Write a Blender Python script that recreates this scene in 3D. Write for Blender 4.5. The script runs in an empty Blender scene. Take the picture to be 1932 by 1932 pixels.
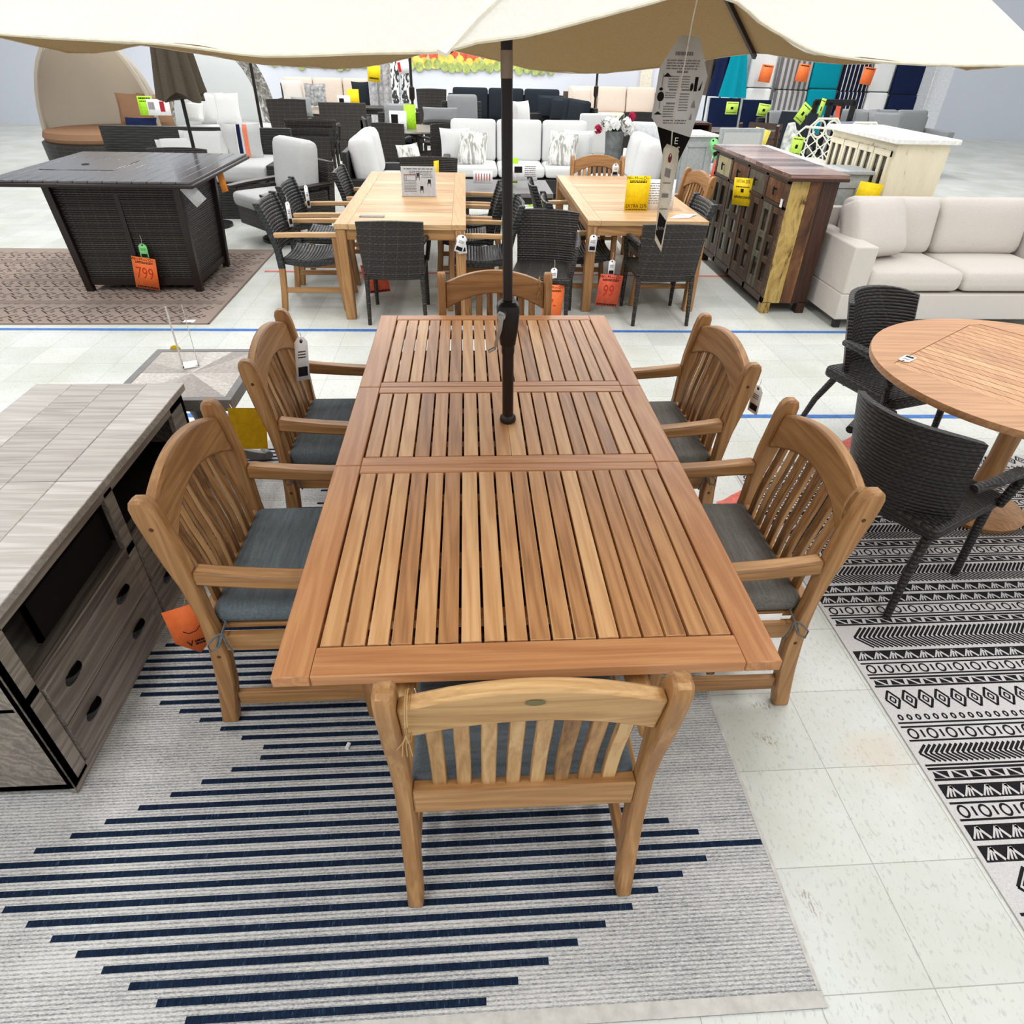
import bpy, math, random
from mathutils import Vector, Matrix, Euler
random.seed(7)
PI = math.pi
col = bpy.context.scene.collection
sc = bpy.context.scene

# ---------------------------------------------------------------- mesh builder
class MB:
    def __init__(s):
        s.v = []; s.f = []; s.m = []; s.mi = 0
    def add(s, vs, fs, T=None):
        o = len(s.v)
        for p in vs:
            s.v.append(tuple(T @ Vector(p)) if T is not None else tuple(p))
        for f in fs:
            s.f.append([o + i for i in f]); s.m.append(s.mi)
        return s
    def box(s, x0, x1, y0, y1, z0, z1, T=None):
        vs = [(x0,y0,z0),(x1,y0,z0),(x1,y1,z0),(x0,y1,z0),(x0,y0,z1),(x1,y0,z1),(x1,y1,z1),(x0,y1,z1)]
        return s.add(vs, [(0,3,2,1),(4,5,6,7),(0,1,5,4),(1,2,6,5),(2,3,7,6),(3,0,4,7)], T)
    def cbox(s, c, d, rot=(0,0,0)):
        T = Matrix.Translation(c) @ Euler(rot).to_matrix().to_4x4()
        return s.box(-d[0]/2,d[0]/2,-d[1]/2,d[1]/2,-d[2]/2,d[2]/2,T)
    def loft(s, rings, caps=True, T=None):
        n = len(rings[0]); vs = [p for r in rings for p in r]; fs = []
        for i in range(len(rings)-1):
            for j in range(n):
                k = (j+1) % n
                fs.append((i*n+j, i*n+k, (i+1)*n+k, (i+1)*n+j))
        if caps:
            fs.append(tuple(reversed(range(n)))); fs.append(tuple((len(rings)-1)*n+j for j in range(n)))
        return s.add(vs, fs, T)
    def sweep(s, pts, w, h, up=(0,0,1)):
        """rectangular section w (sideways) x h (along up) along pts; w,h may be lists"""
        pts = [Vector(p) for p in pts]; n = len(pts); rings = []; up = Vector(up)
        for i, p in enumerate(pts):
            d = (pts[min(i+1,n-1)] - pts[max(i-1,0)]).normalized()
            side = d.cross(up).normalized(); u = side.cross(d).normalized()
            a = (w[i] if isinstance(w,(list,tuple)) else w)/2; b = (h[i] if isinstance(h,(list,tuple)) else h)/2
            rings.append([p-side*a-u*b, p+side*a-u*b, p+side*a+u*b, p-side*a+u*b])
        return s.loft(rings)
    def bar(s, p, q, w, h, up=(0,0,1)):
        return s.sweep([p,q], w, h, up)
    def tube(s, pts, r, n=8):
        pts = [Vector(p) for p in pts]; N = len(pts); rings = []
        ref = Vector((0,0,1))
        d0 = (pts[-1]-pts[0]).normalized() if (pts[-1]-pts[0]).length>1e-6 else Vector((1,0,0))
        if abs(d0.z) > .9: ref = Vector((1,0,0))
        for i, p in enumerate(pts):
            d = (pts[min(i+1,N-1)] - pts[max(i-1,0)])
            d = d.normalized() if d.length > 1e-9 else d0
            a = d.cross(ref)
            if a.length < 1e-3: a = d.cross(Vector((0,1,.1)))
            a.normalize(); b = d.cross(a).normalized()
            rr = r[i] if isinstance(r,(list,tuple)) else r
            rings.append([p + a*math.cos(2*PI*k/n)*rr + b*math.sin(2*PI*k/n)*rr for k in range(n)])
        return s.loft(rings)
    def lathe(s, prof, n=24, c=(0,0,0), T=None):
        rings = [[(c[0]+r*math.cos(2*PI*k/n), c[1]+r*math.sin(2*PI*k/n), c[2]+z) for k in range(n)] for r, z in prof]
        return s.loft(rings, True, T)
    def prism(s, poly, a, b, ax='z', T=None):
        mp = {'x': lambda p,t:(t,p[0],p[1]), 'y': lambda p,t:(p[0],t,p[1]), 'z': lambda p,t:(p[0],p[1],t)}[ax]
        return s.loft([[mp(p,a) for p in poly],[mp(p,b) for p in poly]], True, T)
    def pad(s, c, d, n=6.0, puff=0.0, rot=(0,0,0), k=7, T0=None, r=None):
        """upholstered block: rounded edges, slightly crowned large faces"""
        T = Matrix.Translation(c) @ Euler(rot).to_matrix().to_4x4()
        if T0 is not None: T = T0 @ T
        h = [q/2 for q in d]; r = r or min(h)*.72; thin = d.index(min(d))
        cs = [[-a,-a+.3*r,-a+r]+[(-1+2*i/5)*(a-r) for i in range(1,5)]+[a-r,a-.3*r,a] for a in h]; k = 9
        vs = []; fs = []; idx = {}
        def V(i,j,l):
            key = (i,j,l)
            if key in idx: return idx[key]
            p = [cs[0][i],cs[1][j],cs[2][l]]; q = [max(-a+r,min(a-r,x)) for x,a in zip(p,h)]
            o = Vector(p)-Vector(q); v = Vector(q)+(o.normalized()*r if o.length>1e-9 else o)
            u = [v[t]/h[t] for t in range(3)]; f = 1.0
            for t in range(3):
                if t != thin: f *= (1-min(1,abs(u[t]))**2.5)
            v[thin] *= 1+puff*f
            vs.append(tuple(v)); idx[key] = len(vs)-1
            return idx[key]
        for a in range(k):
            for b in range(k):
                fs += [(V(a,b,0),V(a,b+1,0),V(a+1,b+1,0),V(a+1,b,0)),(V(a,b,k),V(a+1,b,k),V(a+1,b+1,k),V(a,b+1,k)),
                       (V(a,0,b),V(a+1,0,b),V(a+1,0,b+1),V(a,0,b+1)),(V(a,k,b),V(a,k,b+1),V(a+1,k,b+1),V(a+1,k,b)),
                       (V(0,a,b),V(0,a,b+1),V(0,a+1,b+1),V(0,a+1,b)),(V(k,a,b),V(k,a+1,b),V(k,a+1,b+1),V(k,a,b+1))]
        return s.add(vs, fs, T)
    def pillow(s, c, w, h, t, rot=(0,0,0), k=8, T0=None):
        """throw pillow: lies in its local xz plane, thin at the seams, pointed corners"""
        T = Matrix.Translation(c) @ Euler(rot).to_matrix().to_4x4()
        if T0 is not None: T = T0 @ T
        vs = []; fs = []
        for sgn in (-1,1):
            for i in range(k+1):
                for j in range(k+1):
                    x, z = 2*i/k-1, 2*j/k-1
                    th = math.sqrt(max(0,(1-x**4)*(1-z**4)))
                    px = x*(1-.07*(1-z*z)); pz = z*(1-.07*(1-x*x))
                    vs.append((px*w/2, sgn*(t/2*th+.002), pz*h/2))
        N = (k+1)**2
        for i in range(k):
            for j in range(k):
                a,b,c_,d = i*(k+1)+j,(i+1)*(k+1)+j,(i+1)*(k+1)+j+1,i*(k+1)+j+1
                fs += [(a,b,c_,d),(N+a,N+d,N+c_,N+b)]
        return s.add(vs, fs, T)
    def quad(s, a, b, c, d):
        return s.add([a,b,c,d],[(0,1,2,3)])
    def build(s, name, mat, parent=None, bevel=0, loc=None, rot=None, smooth=35, seg=2):
        me = bpy.data.meshes.new(name)
        me.from_pydata(s.v, [], s.f)
        for m in (mat if isinstance(mat,(list,tuple)) else [mat]): me.materials.append(m)
        me.polygons.foreach_set('material_index', s.m)
        me.polygons.foreach_set('use_smooth', [True]*len(s.f))
        me.update()
        if smooth: me.set_sharp_from_angle(angle=math.radians(smooth))
        o = bpy.data.objects.new(name, me); col.objects.link(o)
        if parent is not None: o.parent = parent
        if loc: o.location = loc
        if rot: o.rotation_euler = rot
        if bevel:
            b = o.modifiers.new('bevel','BEVEL'); b.width = bevel; b.segments = seg; b.limit_method = 'ANGLE'; b.angle_limit = math.radians(40)
        return o

def thing(name, label, cat, loc=(0,0,0), rz=0, group=None):
    o = bpy.data.objects.new(name, None); col.objects.link(o)
    o.location = loc; o.rotation_euler = (0,0,rz); o.empty_display_size = .1
    o['label'] = label; o['category'] = cat
    if group: o['group'] = group
    return o
def tag(o, label, cat, group=None):
    o['label'] = label; o['category'] = cat
    if group: o['group'] = group
    return o
def struct(o):
    o['kind'] = 'structure'; return o
def dup(root, label=None, loc=None, rz=None, group=None):
    def rec(o, par):
        c = o.copy(); col.objects.link(c)
        if par is not None: c.parent = par
        for ch in list(o.children): rec(ch, c)
        return c
    r = rec(root, None)
    if label: r['label'] = label
    if loc: r.location = loc
    if rz is not None: r.rotation_euler = (0,0,rz)
    if group: r['group'] = group
    return r

# ---------------------------------------------------------------- materials
def lin(c):
    f = lambda x: x/12.92 if x <= .04045 else ((x+.055)/1.055)**2.4
    return (f(c[0]/255), f(c[1]/255), f(c[2]/255), 1)
class NT:
    def __init__(s, name):
        s.mat = bpy.data.materials.new(name); s.mat.use_nodes = True
        s.nt = s.mat.node_tree; s.n = s.nt.nodes; s.b = s.n['Principled BSDF']
    def node(s, t, **kw):
        n = s.n.new(t)
        for k, v in kw.items():
            if k in n.inputs.keys() if not hasattr(n,k) else False: n.inputs[k].default_value = v
            else: setattr(n, k, v)
        return n
    def link(s, a, b): s.nt.links.new(a, b)
    def sock(s, x, inp):
        if isinstance(x, bpy.types.NodeSocket): s.link(x, inp)
        else: inp.default_value = x
    def math(s, op, a, b=None, c=None, clamp=False):
        n = s.n.new('ShaderNodeMath'); n.operation = op; n.use_clamp = clamp
        s.sock(a, n.inputs[0])
        if b is not None: s.sock(b, n.inputs[1])
        if c is not None: s.sock(c, n.inputs[2])
        return n.outputs[0]
    def vmath(s, op, a, b=None):
        n = s.n.new('ShaderNodeVectorMath'); n.operation = op
        s.sock(a, n.inputs[0])
        if b is not None: s.sock(b, n.inputs[1])
        return n.outputs[0]
    def coord(s, kind='Object'):
        return s.n.new('ShaderNodeTexCoord').outputs[kind]
    def xyz(s, v):
        n = s.n.new('ShaderNodeSeparateXYZ'); s.link(v, n.inputs[0]); return n.outputs
    def comb(s, x, y, z):
        n = s.n.new('ShaderNodeCombineXYZ')
        for i, q in enumerate((x,y,z)): s.sock(q, n.inputs[i])
        return n.outputs[0]
    def noise(s, v, scale, detail=4, rough=.6, dist=0):
        n = s.n.new('ShaderNodeTexNoise'); s.link(v, n.inputs['Vector'])
        n.inputs['Scale'].default_value = scale; n.inputs['Detail'].default_value = detail
        n.inputs['Roughness'].default_value = rough; n.inputs['Distortion'].default_value = dist
        return n.outputs['Fac']
    def ramp(s, fac, stops):
        n = s.n.new('ShaderNodeValToRGB'); s.sock(fac, n.inputs[0]); e = n.color_ramp.elements
        while len(e) < len(stops): e.new(.5)
        for i, (p, c) in enumerate(stops): e[i].position = p; e[i].color = lin(c)
        return n.outputs[0]
    def mix(s, fac, a, b, mode='MIX'):
        n = s.n.new('ShaderNodeMix'); n.data_type = 'RGBA'; n.blend_type = mode
        s.sock(fac, n.inputs[0])
        for q, i in ((a,6),(b,7)):
            if isinstance(q, bpy.types.NodeSocket): s.link(q, n.inputs[i])
            else: n.inputs[i].default_value = lin(q) if max(q) > 1.01 else (q if len(q)==4 else (*q,1))
        return n.outputs[2]
    def bump(s, h, strength=.3, dist=.01):
        n = s.n.new('ShaderNodeBump'); n.inputs['Strength'].default_value = strength; n.inputs['Distance'].default_value = dist
        s.link(h, n.inputs['Height']); s.link(n.outputs[0], s.b.inputs['Normal'])
    def out(s, colr=None, rough=.6, spec=.5, metal=0):
        if colr is not None:
            if isinstance(colr, bpy.types.NodeSocket): s.link(colr, s.b.inputs['Base Color'])
            else: s.b.inputs['Base Color'].default_value = lin(colr)
        s.sock(rough, s.b.inputs['Roughness']); s.b.inputs['Specular IOR Level'].default_value = spec
        s.b.inputs['Metallic'].default_value = metal
        return s.mat

def plain(name, c, rough=.6, spec=.4, metal=0, var=.0, vs=30):
    t = NT(name)
    n = t.noise(t.coord(), vs, 3)
    k = .06 + var
    d = tuple(max(0,x*(1-k)) for x in c); l = tuple(min(255,x*(1+k)) for x in c)
    return t.out(t.ramp(n, [(.3,d),(.7,l)]), rough, spec, metal)

def wood(name, stops, axis, rough=.45, tone=.5, sc_=1.0, spec=.4, rand=True):
    """grain runs along axis (0,1,2) of the part; every loose board gets its own cut and tone"""
    t = NT(name)
    co = t.coord()
    geo = t.n.new('ShaderNodeNewGeometry').outputs['Random Per Island']
    oi = t.n.new('ShaderNodeObjectInfo').outputs['Random']
    off = t.math('ADD', t.math('MULTIPLY', geo, 37.0), t.math('MULTIPLY', oi, 11.0))
    co = t.vmath('ADD', co, t.comb(off, t.math('MULTIPLY', off, .7), t.math('MULTIPLY', off, .31)))
    s3 = [1.0]*3; s3[axis] = .07
    v = t.vmath('MULTIPLY', co, tuple(x*sc_ for x in s3))
    big = t.noise(v, 9, 2, .5, .6)
    w = t.n.new('ShaderNodeTexWave'); w.wave_type = 'BANDS'; w.bands_direction = 'DIAGONAL'
    t.link(v, w.inputs['Vector']); w.inputs['Scale'].default_value = 14; w.inputs['Distortion'].default_value = 12
    w.inputs['Detail'].default_value = 3; w.inputs['Detail Scale'].default_value = 1.2
    fine = t.noise(t.vmath('MULTIPLY', co, tuple((1.0 if i!=axis else .025)*sc_ for i in range(3))), 160, 3, .6)
    f = t.math('ADD', t.math('MULTIPLY', w.outputs['Fac'], .20), t.math('ADD', t.math('MULTIPLY', big, .46), t.math('MULTIPLY', fine, .46)))
    f = t.math('ADD', f, t.math('MULTIPLY', t.math('SUBTRACT', geo, .5), tone), clamp=True)
    c = t.ramp(f, stops)
    t.bump(fine, .12, .002)
    return t.out(c, rough, spec)

def wicker(name, c, c2, row=.018, wid=.05, rough=.45, hi=(100,94,76), band=.058):
    """flat woven strands: fine rows, a lighter strand every few rows and broken upright strands"""
    t = NT(name)
    x = t.xyz(t.coord())
    nrm = t.xyz(t.coord('Normal')); flat = t.math('GREATER_THAN', t.math('ABSOLUTE', nrm[2]), .65)
    u = t.math('ADD', x[0], t.math('MULTIPLY', t.math('MULTIPLY', x[1], .9), t.math('SUBTRACT', 1.0, flat)))
    v = t.math('ADD', t.math('MULTIPLY', x[2], t.math('SUBTRACT', 1.0, flat)), t.math('MULTIPLY', x[1], flat))
    fr = lambda q, p: t.math('FRACT', t.math('DIVIDE', q, p))
    rowid = t.math('FLOOR', t.math('DIVIDE', v, row)); sh = t.math('MULTIPLY', t.math('FRACT', t.math('MULTIPLY', rowid, .5)), wid)
    hv = t.math('SINE', t.math('MULTIPLY', fr(v, row), PI)); hu = t.math('SINE', t.math('MULTIPLY', fr(t.math('ADD', u, sh), wid), PI))
    hgt = t.math('MULTIPLY', t.math('POWER', t.math('ABSOLUTE', hv), .5), t.math('ADD', .45, t.math('MULTIPLY', hu, .55)))
    base = t.mix(hgt, tuple(q*.42 for q in c), c2)
    nz = t.noise(t.coord(), 38, 2)
    base = t.mix(t.math('MULTIPLY', nz, .55), base, c)
    br = t.math('GREATER_THAN', t.math('ADD', fr(t.math('ADD', u, t.math('MULTIPLY', rowid, .013)), .034), t.math('MULTIPLY', nz, .6)), .62)
    l1 = t.math('MULTIPLY', t.math('LESS_THAN', fr(v, band), .085), br)
    l2 = t.math('MULTIPLY', t.math('LESS_THAN', fr(u, band*1.75), .045), t.math('GREATER_THAN', fr(v, row*1.4), .5))
    base = t.mix(t.math('MULTIPLY', t.math('MAXIMUM', l1, l2), .6), base, hi)
    t.bump(hgt, .9, .006)
    return t.out(base, rough, .45)

def fabric(name, c, c2=None, streak=None, rough=.95, scale=220):
    t = NT(name); co = t.coord()
    n = t.noise(co, scale, 2, .7)
    k = c2 or tuple(q*.82 for q in c)
    if streak is not None:
        s3 = [1.0]*3; s3[streak] = .08
        n2 = t.noise(t.vmath('MULTIPLY', co, tuple(s3)), 90, 4, .7)
        n = t.math('ADD', t.math('MULTIPLY', n, .4), t.math('MULTIPLY', n2, .6))
    soft = t.noise(co, 7, 3)
    t.bump(t.math('ADD', soft, t.math('MULTIPLY', n, .15)), .35, .02)
    return t.out(t.ramp(n, [(.3,k),(.7,c)]), rough, .15)

TEAK = [(.12,(104,72,42)),(.38,(150,107,64)),(.62,(173,128,80)),(.9,(202,158,108))]
TABLE = [(.08,(130,87,50)),(.36,(176,124,77)),(.60,(197,145,94)),(.92,(222,177,125))]
FRAME = [(.08,(128,80,45)),(.36,(172,113,67)),(.60,(190,132,83)),(.92,(212,160,108))]
PALE = [(.12,(152,112,74)),(.42,(188,148,104)),(.68,(204,166,120)),(.9,(220,186,142))]
M = {}
for i, a in enumerate('xyz'):
    M['teak_'+a] = wood('teak along '+a, TEAK, i)
    M['table_'+a] = wood('oiled teak along '+a, TABLE, i, rough=.44, tone=.55, spec=.6)
    M['frame_'+a] = wood('reddish teak along '+a, FRAME, i, rough=.44, tone=.25, spec=.6)
    M['slat_'+a] = wood('teak slats along '+a, TEAK, i, rough=.45, tone=.75)
    M['pale_'+a] = wood('pale teak along '+a, PALE, i, tone=.45)
SAWN = [(.15,(138,98,58)),(.42,(184,140,88)),(.68,(210,168,114)),(.9,(228,192,142))]
SAWS = [(.12,(110,76,44)),(.40,(162,120,74)),(.66,(192,150,100)),(.92,(216,178,126))]
M['teak_pale'] = wood('light sawn teak', SAWN, 0, tone=.3); M['pale_slat'] = wood('light sawn slats', SAWS, 2, tone=.6); M['pale_arm'] = wood('light sawn arm', SAWN, 1, tone=.3)
M['wicker_dark'] = wicker('dark brown wicker', (30,26,23), (48,42,37))
M['wicker_black'] = wicker('black wicker', (21,19,18), (42,38,34), .017, .04, .45, (70,63,54), .07)
M['wicker_brown'] = wicker('brown wicker', (88,68,50), (110,86,64))
M['wicker_char'] = wicker('charcoal wicker', (30,30,30), (46,45,44), .03, .3, .5, (56,54,50))
M['rope'] = wicker('black rope weave', (20,22,23), (44,47,48), .026, .04, .36, (60,62,62), .2)
M['bronze'] = plain('dark bronze metal', (38,28,25), .35, .5, .3)
M['blackmetal'] = plain('black metal', (26,25,26), .4, .5, .2)
M['darkmetal'] = plain('charcoal aluminium', (48,47,48), .4, .5, .2)
M['steel'] = plain('brushed steel', (170,172,172), .3, .5, .9)
M['chrome'] = plain('worn silver pole sleeve', (150,132,112), .35, .5, .7)
M['cushion_blue'] = fabric('slate blue grey fabric', (120,130,135), (82,91,96), 0)
M['cushion_grey'] = fabric('warm grey fabric', (128,125,119), (90,88,84), 0)
M['white_fabric'] = fabric('white cushion fabric', (232,232,230), (214,214,213))
M['pale_fabric'] = fabric('pale grey fabric', (206,206,203), (180,181,180))
M['linen'] = fabric('oatmeal linen', (216,209,201), (196,189,181))
M['beige_fabric'] = fabric('beige fabric', (222,208,194), (200,186,172))
M['grey_fabric'] = fabric('mid grey fabric', (150,152,153), (124,127,128))
M['navy_fabric'] = fabric('navy fabric', (24,36,72), (16,26,54))
M['char_fabric'] = fabric('charcoal fabric', (44,50,56), (30,36,42))
M['tan_fabric'] = fabric('tan fabric', (160,124,96), (134,102,78))
M['taupe_fabric'] = fabric('taupe umbrella fabric', (98,88,76), (76,68,58))
M['teal_fabric'] = fabric('teal fabric', (0,148,166), (0,120,138))
M['paper'] = plain('white paper', (252,251,250), .6, .3)
M['clear'] = None
M['yellow'] = plain('yellow card', (250,208,8), .6, .3)
M['mustard'] = plain('mustard card', (214,168,12), .6, .3)
M['orange'] = plain('orange card', (255,120,60), .6, .3)
M['lime'] = plain('lime card', (176,232,50), .6, .3)
M['green'] = plain('green card', (140,226,140), .6, .3)
M['coral'] = plain('coral card', (226,98,70), .6, .3)
M['ink'] = plain('black ink', (24,20,20), .7, .2)
M['inkgrey'] = plain('grey print', (150,146,146), .7, .2)
M['inkred'] = plain('red marker', (196,58,30), .7, .2)
M['kraft'] = plain('buff tag card', (250,238,220), .7, .2)
M['string'] = plain('white string', (236,232,224), .8, .2)
M['twine'] = plain('jute twine', (186,152,104), .9, .1)
M['white_paint'] = plain('white paint', (236,236,232), .5, .4)
M['grey_paint'] = plain('dove grey paint', (168,172,172), .5, .4)
M['grey_slat'] = plain('grey aluminium slats', (120,118,118), .5, .4)
M['tape_blue'] = plain('blue tape', (66,116,186), .6, .3, var=.06)
M['tape_red'] = plain('red tape', (224,112,98), .6, .3, var=.06)
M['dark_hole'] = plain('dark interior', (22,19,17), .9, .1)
def glass_mat():
    t = NT('clear acrylic'); n = t.n
    tr = n.new('ShaderNodeBsdfTransparent'); gl = n.new('ShaderNodeBsdfGlossy'); gl.inputs['Roughness'].default_value = .05
    fz = n.new('ShaderNodeFresnel'); fz.inputs['IOR'].default_value = 1.35; mx = n.new('ShaderNodeMixShader')
    t.link(fz.outputs[0], mx.inputs[0]); t.link(tr.outputs[0], mx.inputs[1]); t.link(gl.outputs[0], mx.inputs[2])
    t.link(mx.outputs[0], n['Material Output'].inputs['Surface']); n.remove(t.b); return t.mat
M['clear'] = glass_mat()

# ---------------------------------------------------------------- camera, light, world
F, PITCH, ROLL, YAW, CAMH = 1214.6929, .6280, .0251, .0745, 1.8986
cam = bpy.data.cameras.new('camera'); co = bpy.data.objects.new('camera', cam); col.objects.link(co)
cam.sensor_fit = 'HORIZONTAL'; cam.sensor_width = 36; cam.lens = 36*F/1932; cam.clip_start = .02; cam.clip_end = 200
fw = Vector((math.sin(YAW)*math.cos(PITCH), math.cos(YAW)*math.cos(PITCH), -math.sin(PITCH)))
rt = Vector((math.cos(YAW), -math.sin(YAW), 0)); upv = rt.cross(fw)
# image turned by ROLL: image right = rt*cos - ... (see calibration)
r2 = rt*math.cos(ROLL) + upv*math.sin(ROLL); u2 = upv*math.cos(ROLL) - rt*math.sin(ROLL)
R = Matrix((r2, u2, -fw)).transposed().to_4x4()
co.matrix_world = Matrix.Translation((0,0,CAMH)) @ R
sc.camera = co
w = bpy.data.worlds.new('world'); sc.world = w; w.use_nodes = True
w.node_tree.nodes['Background'].inputs[0].default_value = (.97,.985,1,1); w.node_tree.nodes['Background'].inputs[1].default_value = .72
def area(name, loc, sx, sy, power, colr=(1,.99,.975)):
    l = bpy.data.lights.new(name,'AREA'); l.shape = 'RECTANGLE'; l.size = sx; l.size_y = sy; l.energy = power; l.color = colr
    o = bpy.data.objects.new(name, l); col.objects.link(o); o.location = loc; return o
for i, y in enumerate((-.5, 3.2, 7, 11, 14.5, 17.6)):
    for x in (-5.5, -1.6, 2.2, 6.5):
        area('ceiling_strip_light', (x, y, 4.4), .5, 2.4, 58 if y < 12 else 92)
sc.view_settings.view_transform = 'Standard'; sc.view_settings.look = 'None'; sc.view_settings.exposure = 0
try:
    sc.cycles.max_bounces = 8; sc.cycles.diffuse_bounces = 3; sc.cycles.caustics_reflective = False; sc.cycles.caustics_refractive = False
except Exception: pass
# ---------------------------------------------------------------- setting
TILE, OX, OY = .3048, 1.1360, 1.4533
def floor_mat():
    t = NT('vinyl floor tiles'); x = t.xyz(t.coord())
    gx = t.math('DIVIDE', t.math('SUBTRACT', x[0], OX), TILE); gy = t.math('DIVIDE', t.math('SUBTRACT', x[1], OY), TILE)
    def line(g, wd):
        f = t.math('FRACT', g); d = t.math('MINIMUM', f, t.math('SUBTRACT', 1.0, f)); return t.math('LESS_THAN', d, wd)
    ln = t.math('MAXIMUM', line(gx,.0045), line(gy,.0045))
    cell = t.comb(t.math('FLOOR', gx), t.math('FLOOR', gy), 0.0)
    wn = t.n.new('ShaderNodeTexWhiteNoise'); t.link(cell, wn.inputs['Vector'])
    v = t.vmath('MULTIPLY', t.coord(), (1.0,.45,1.0))
    speck = t.ramp(t.noise(v, 85, 3, .7, .3), [(.36,(0,0,0)),(.44,(255,255,255))])
    base = t.ramp(wn.outputs['Value'], [(0,(211,214,209)),(1,(224,226,221))])
    cloud = t.ramp(t.noise(t.coord(), 1.3, 4, .6), [(.3,(236,235,226)),(.6,(255,255,255))])
    c = t.mix(1.0, base, cloud, 'MULTIPLY')
    c = t.mix(t.math('MULTIPLY', t.math('SUBTRACT', 1.0, speck), .36), c, (150,152,146))
    # old brown stains near the patterned rug
    dx = t.math('SUBTRACT', x[0], 1.335); dy = t.math('SUBTRACT', x[1], 1.19)
    r = t.math('SQRT', t.math('ADD', t.math('MULTIPLY', dx, dx), t.math('MULTIPLY', t.math('MULTIPLY', dy, dy), 1.6)))
    r = t.math('ADD', r, t.math('MULTIPLY', t.noise(t.coord(), 9, 4), .16))
    st = t.math('MULTIPLY', t.math('SUBTRACT', .24, r), 9.0, clamp=True)
    c = t.mix(t.math('MULTIPLY', st, .38), c, (206,186,154))
    for sx_, sy_, ang in ((.985,1.262,.6),(.905,.755,1.3),(1.02,1.40,.2)):   # brown scuff marks
        ux = t.math('SUBTRACT', x[0], sx_); uy = t.math('SUBTRACT', x[1], sy_)
        a_ = t.math('ADD', t.math('MULTIPLY', ux, math.cos(ang)), t.math('MULTIPLY', uy, -math.sin(ang))); b_ = t.math('ADD', t.math('MULTIPLY', ux, math.sin(ang)), t.math('MULTIPLY', uy, math.cos(ang)))
        rr = t.math('SQRT', t.math('ADD', t.math('MULTIPLY', t.math('MULTIPLY', a_, a_), 1.0), t.math('MULTIPLY', t.math('MULTIPLY', b_, b_), 7.0)))
        k_ = t.math('MULTIPLY', t.math('SUBTRACT', .06, rr), 30.0, clamp=True)
        k_ = t.math('MULTIPLY', k_, t.math('GREATER_THAN', t.noise(t.vmath('MULTIPLY', t.coord(), (1.0,.35,1.0)), 150, 2), .54))
        c = t.mix(t.math('MULTIPLY', k_, .55), c, (128,104,80))
    c = t.mix(t.math('MULTIPLY', ln, .55), c, (120,118,108))
    t.link(t.math('ADD', .30, t.math('MULTIPLY', t.noise(t.coord(), 6, 3), .2)), t.b.inputs['Roughness'])
    return t.out(c, .35, .35)
m = MB(); m.quad((-16,-3,0),(20,-3,0),(20,21,0),(-16,21,0))
struct(m.build('floor', floor_mat()))
M['wall'] = plain('white painted wall', (218,222,231), .8, .2, var=-.05)
m = MB(); m.box(-16,20,20,20.2,0,4.6); struct(m.build('wall_back', M['wall']))
m = MB(); m.box(-16.2,-16,-3,20.2,0,4.6); struct(m.build('wall_left', M['wall']))
m = MB(); m.box(20,20.2,-3,20.2,0,4.6); struct(m.build('wall_right', M['wall']))
# beige pilaster strip on the back wall
m = MB(); m.box(4.55,4.85,19.93,20,0,3.2); struct(m.build('trim_1', plain('cream trim', (232,224,206), .7, .2)))

# floor tapes
def tape(name, label, x0, x1, y0, y1, wd, mat, z=.0012):
    m = MB(); d = Vector((x1-x0,y1-y0,0)).normalized(); n = Vector((-d.y,d.x,0))*wd/2
    a, b = Vector((x0,y0,z)), Vector((x1,y1,z)); k = 24
    up = []; lo = []
    for i in range(k+1):
        p = a.lerp(b, i/k); up.append(p+n*(1+random.uniform(-.12,.12))); lo.append(p-n*(1+random.uniform(-.12,.12)))
    for i in range(k): m.quad(lo[i], lo[i+1], up[i+1], up[i])
    tag(m.build(name, mat), label, 'tape')
tape('floor_tape', 'long blue tape line on the floor behind the far end of the slatted table', -5.2, 4.6, 5.21, 5.06, .05, M['tape_blue'])
tape('floor_tape', 'blue tape line on the floor beside the two middle armchairs', -1.9, 4.2, 3.69, 3.545, .05, M['tape_blue'])
tape('floor_tape', 'faded red tape line under the two square edged teak tables', -2.05, 3.6, 6.80, 6.66, .05, M['tape_red'])
tape('floor_tape', 'short diagonal red tape strip running under the black and white rug', 1.28, 2.45, 2.62, 3.36, .085, M['tape_red'])

# ---- big grey rug with navy stripes
RY0, RY1, RX0, RX1 = .513, 3.36, -1.66, .845
def rug_mat():
    t = NT('woven pale grey rug'); co_ = t.coord(); x = t.xyz(co_)
    row = t.math('FRACT', t.math('DIVIDE', x[1], .0098))
    ln = t.math('LESS_THAN', row, .42)
    v = t.vmath('MULTIPLY', co_, (.35,1.0,1.0))
    n = t.noise(v, 420, 2, .6)
    n2 = t.noise(t.vmath('MULTIPLY', co_, (.12,1.0,1.0)), 14, 4, .7)
    n3 = t.noise(co_, 2.2, 3)
    f = t.math('ADD', t.math('MULTIPLY', n, .75), t.math('ADD', t.math('MULTIPLY', n2, .35), t.math('MULTIPLY', n3, .25)))
    f = t.math('SUBTRACT', f, t.math('MULTIPLY', ln, .17))
    c = t.ramp(f, [(.34,(104,107,112)),(.54,(166,166,165)),(.76,(210,209,205))])
    t.bump(f, .2, .003)
    return t.out(c, .95, .1)
def navy_mat():
    t = NT('navy rug stripe'); co_ = t.coord()
    n = t.noise(t.vmath('MULTIPLY', co_, (1.0,.18,1.0)), 230, 3, .7)
    return t.out(t.ramp(n, [(.35,(17,26,44)),(.62,(28,44,66)),(.8,(92,112,134))]), .95, .1)
m = MB(); m.box(RX0,RX1,RY0,RY1,.001,.006)
m.mi = 1
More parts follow.
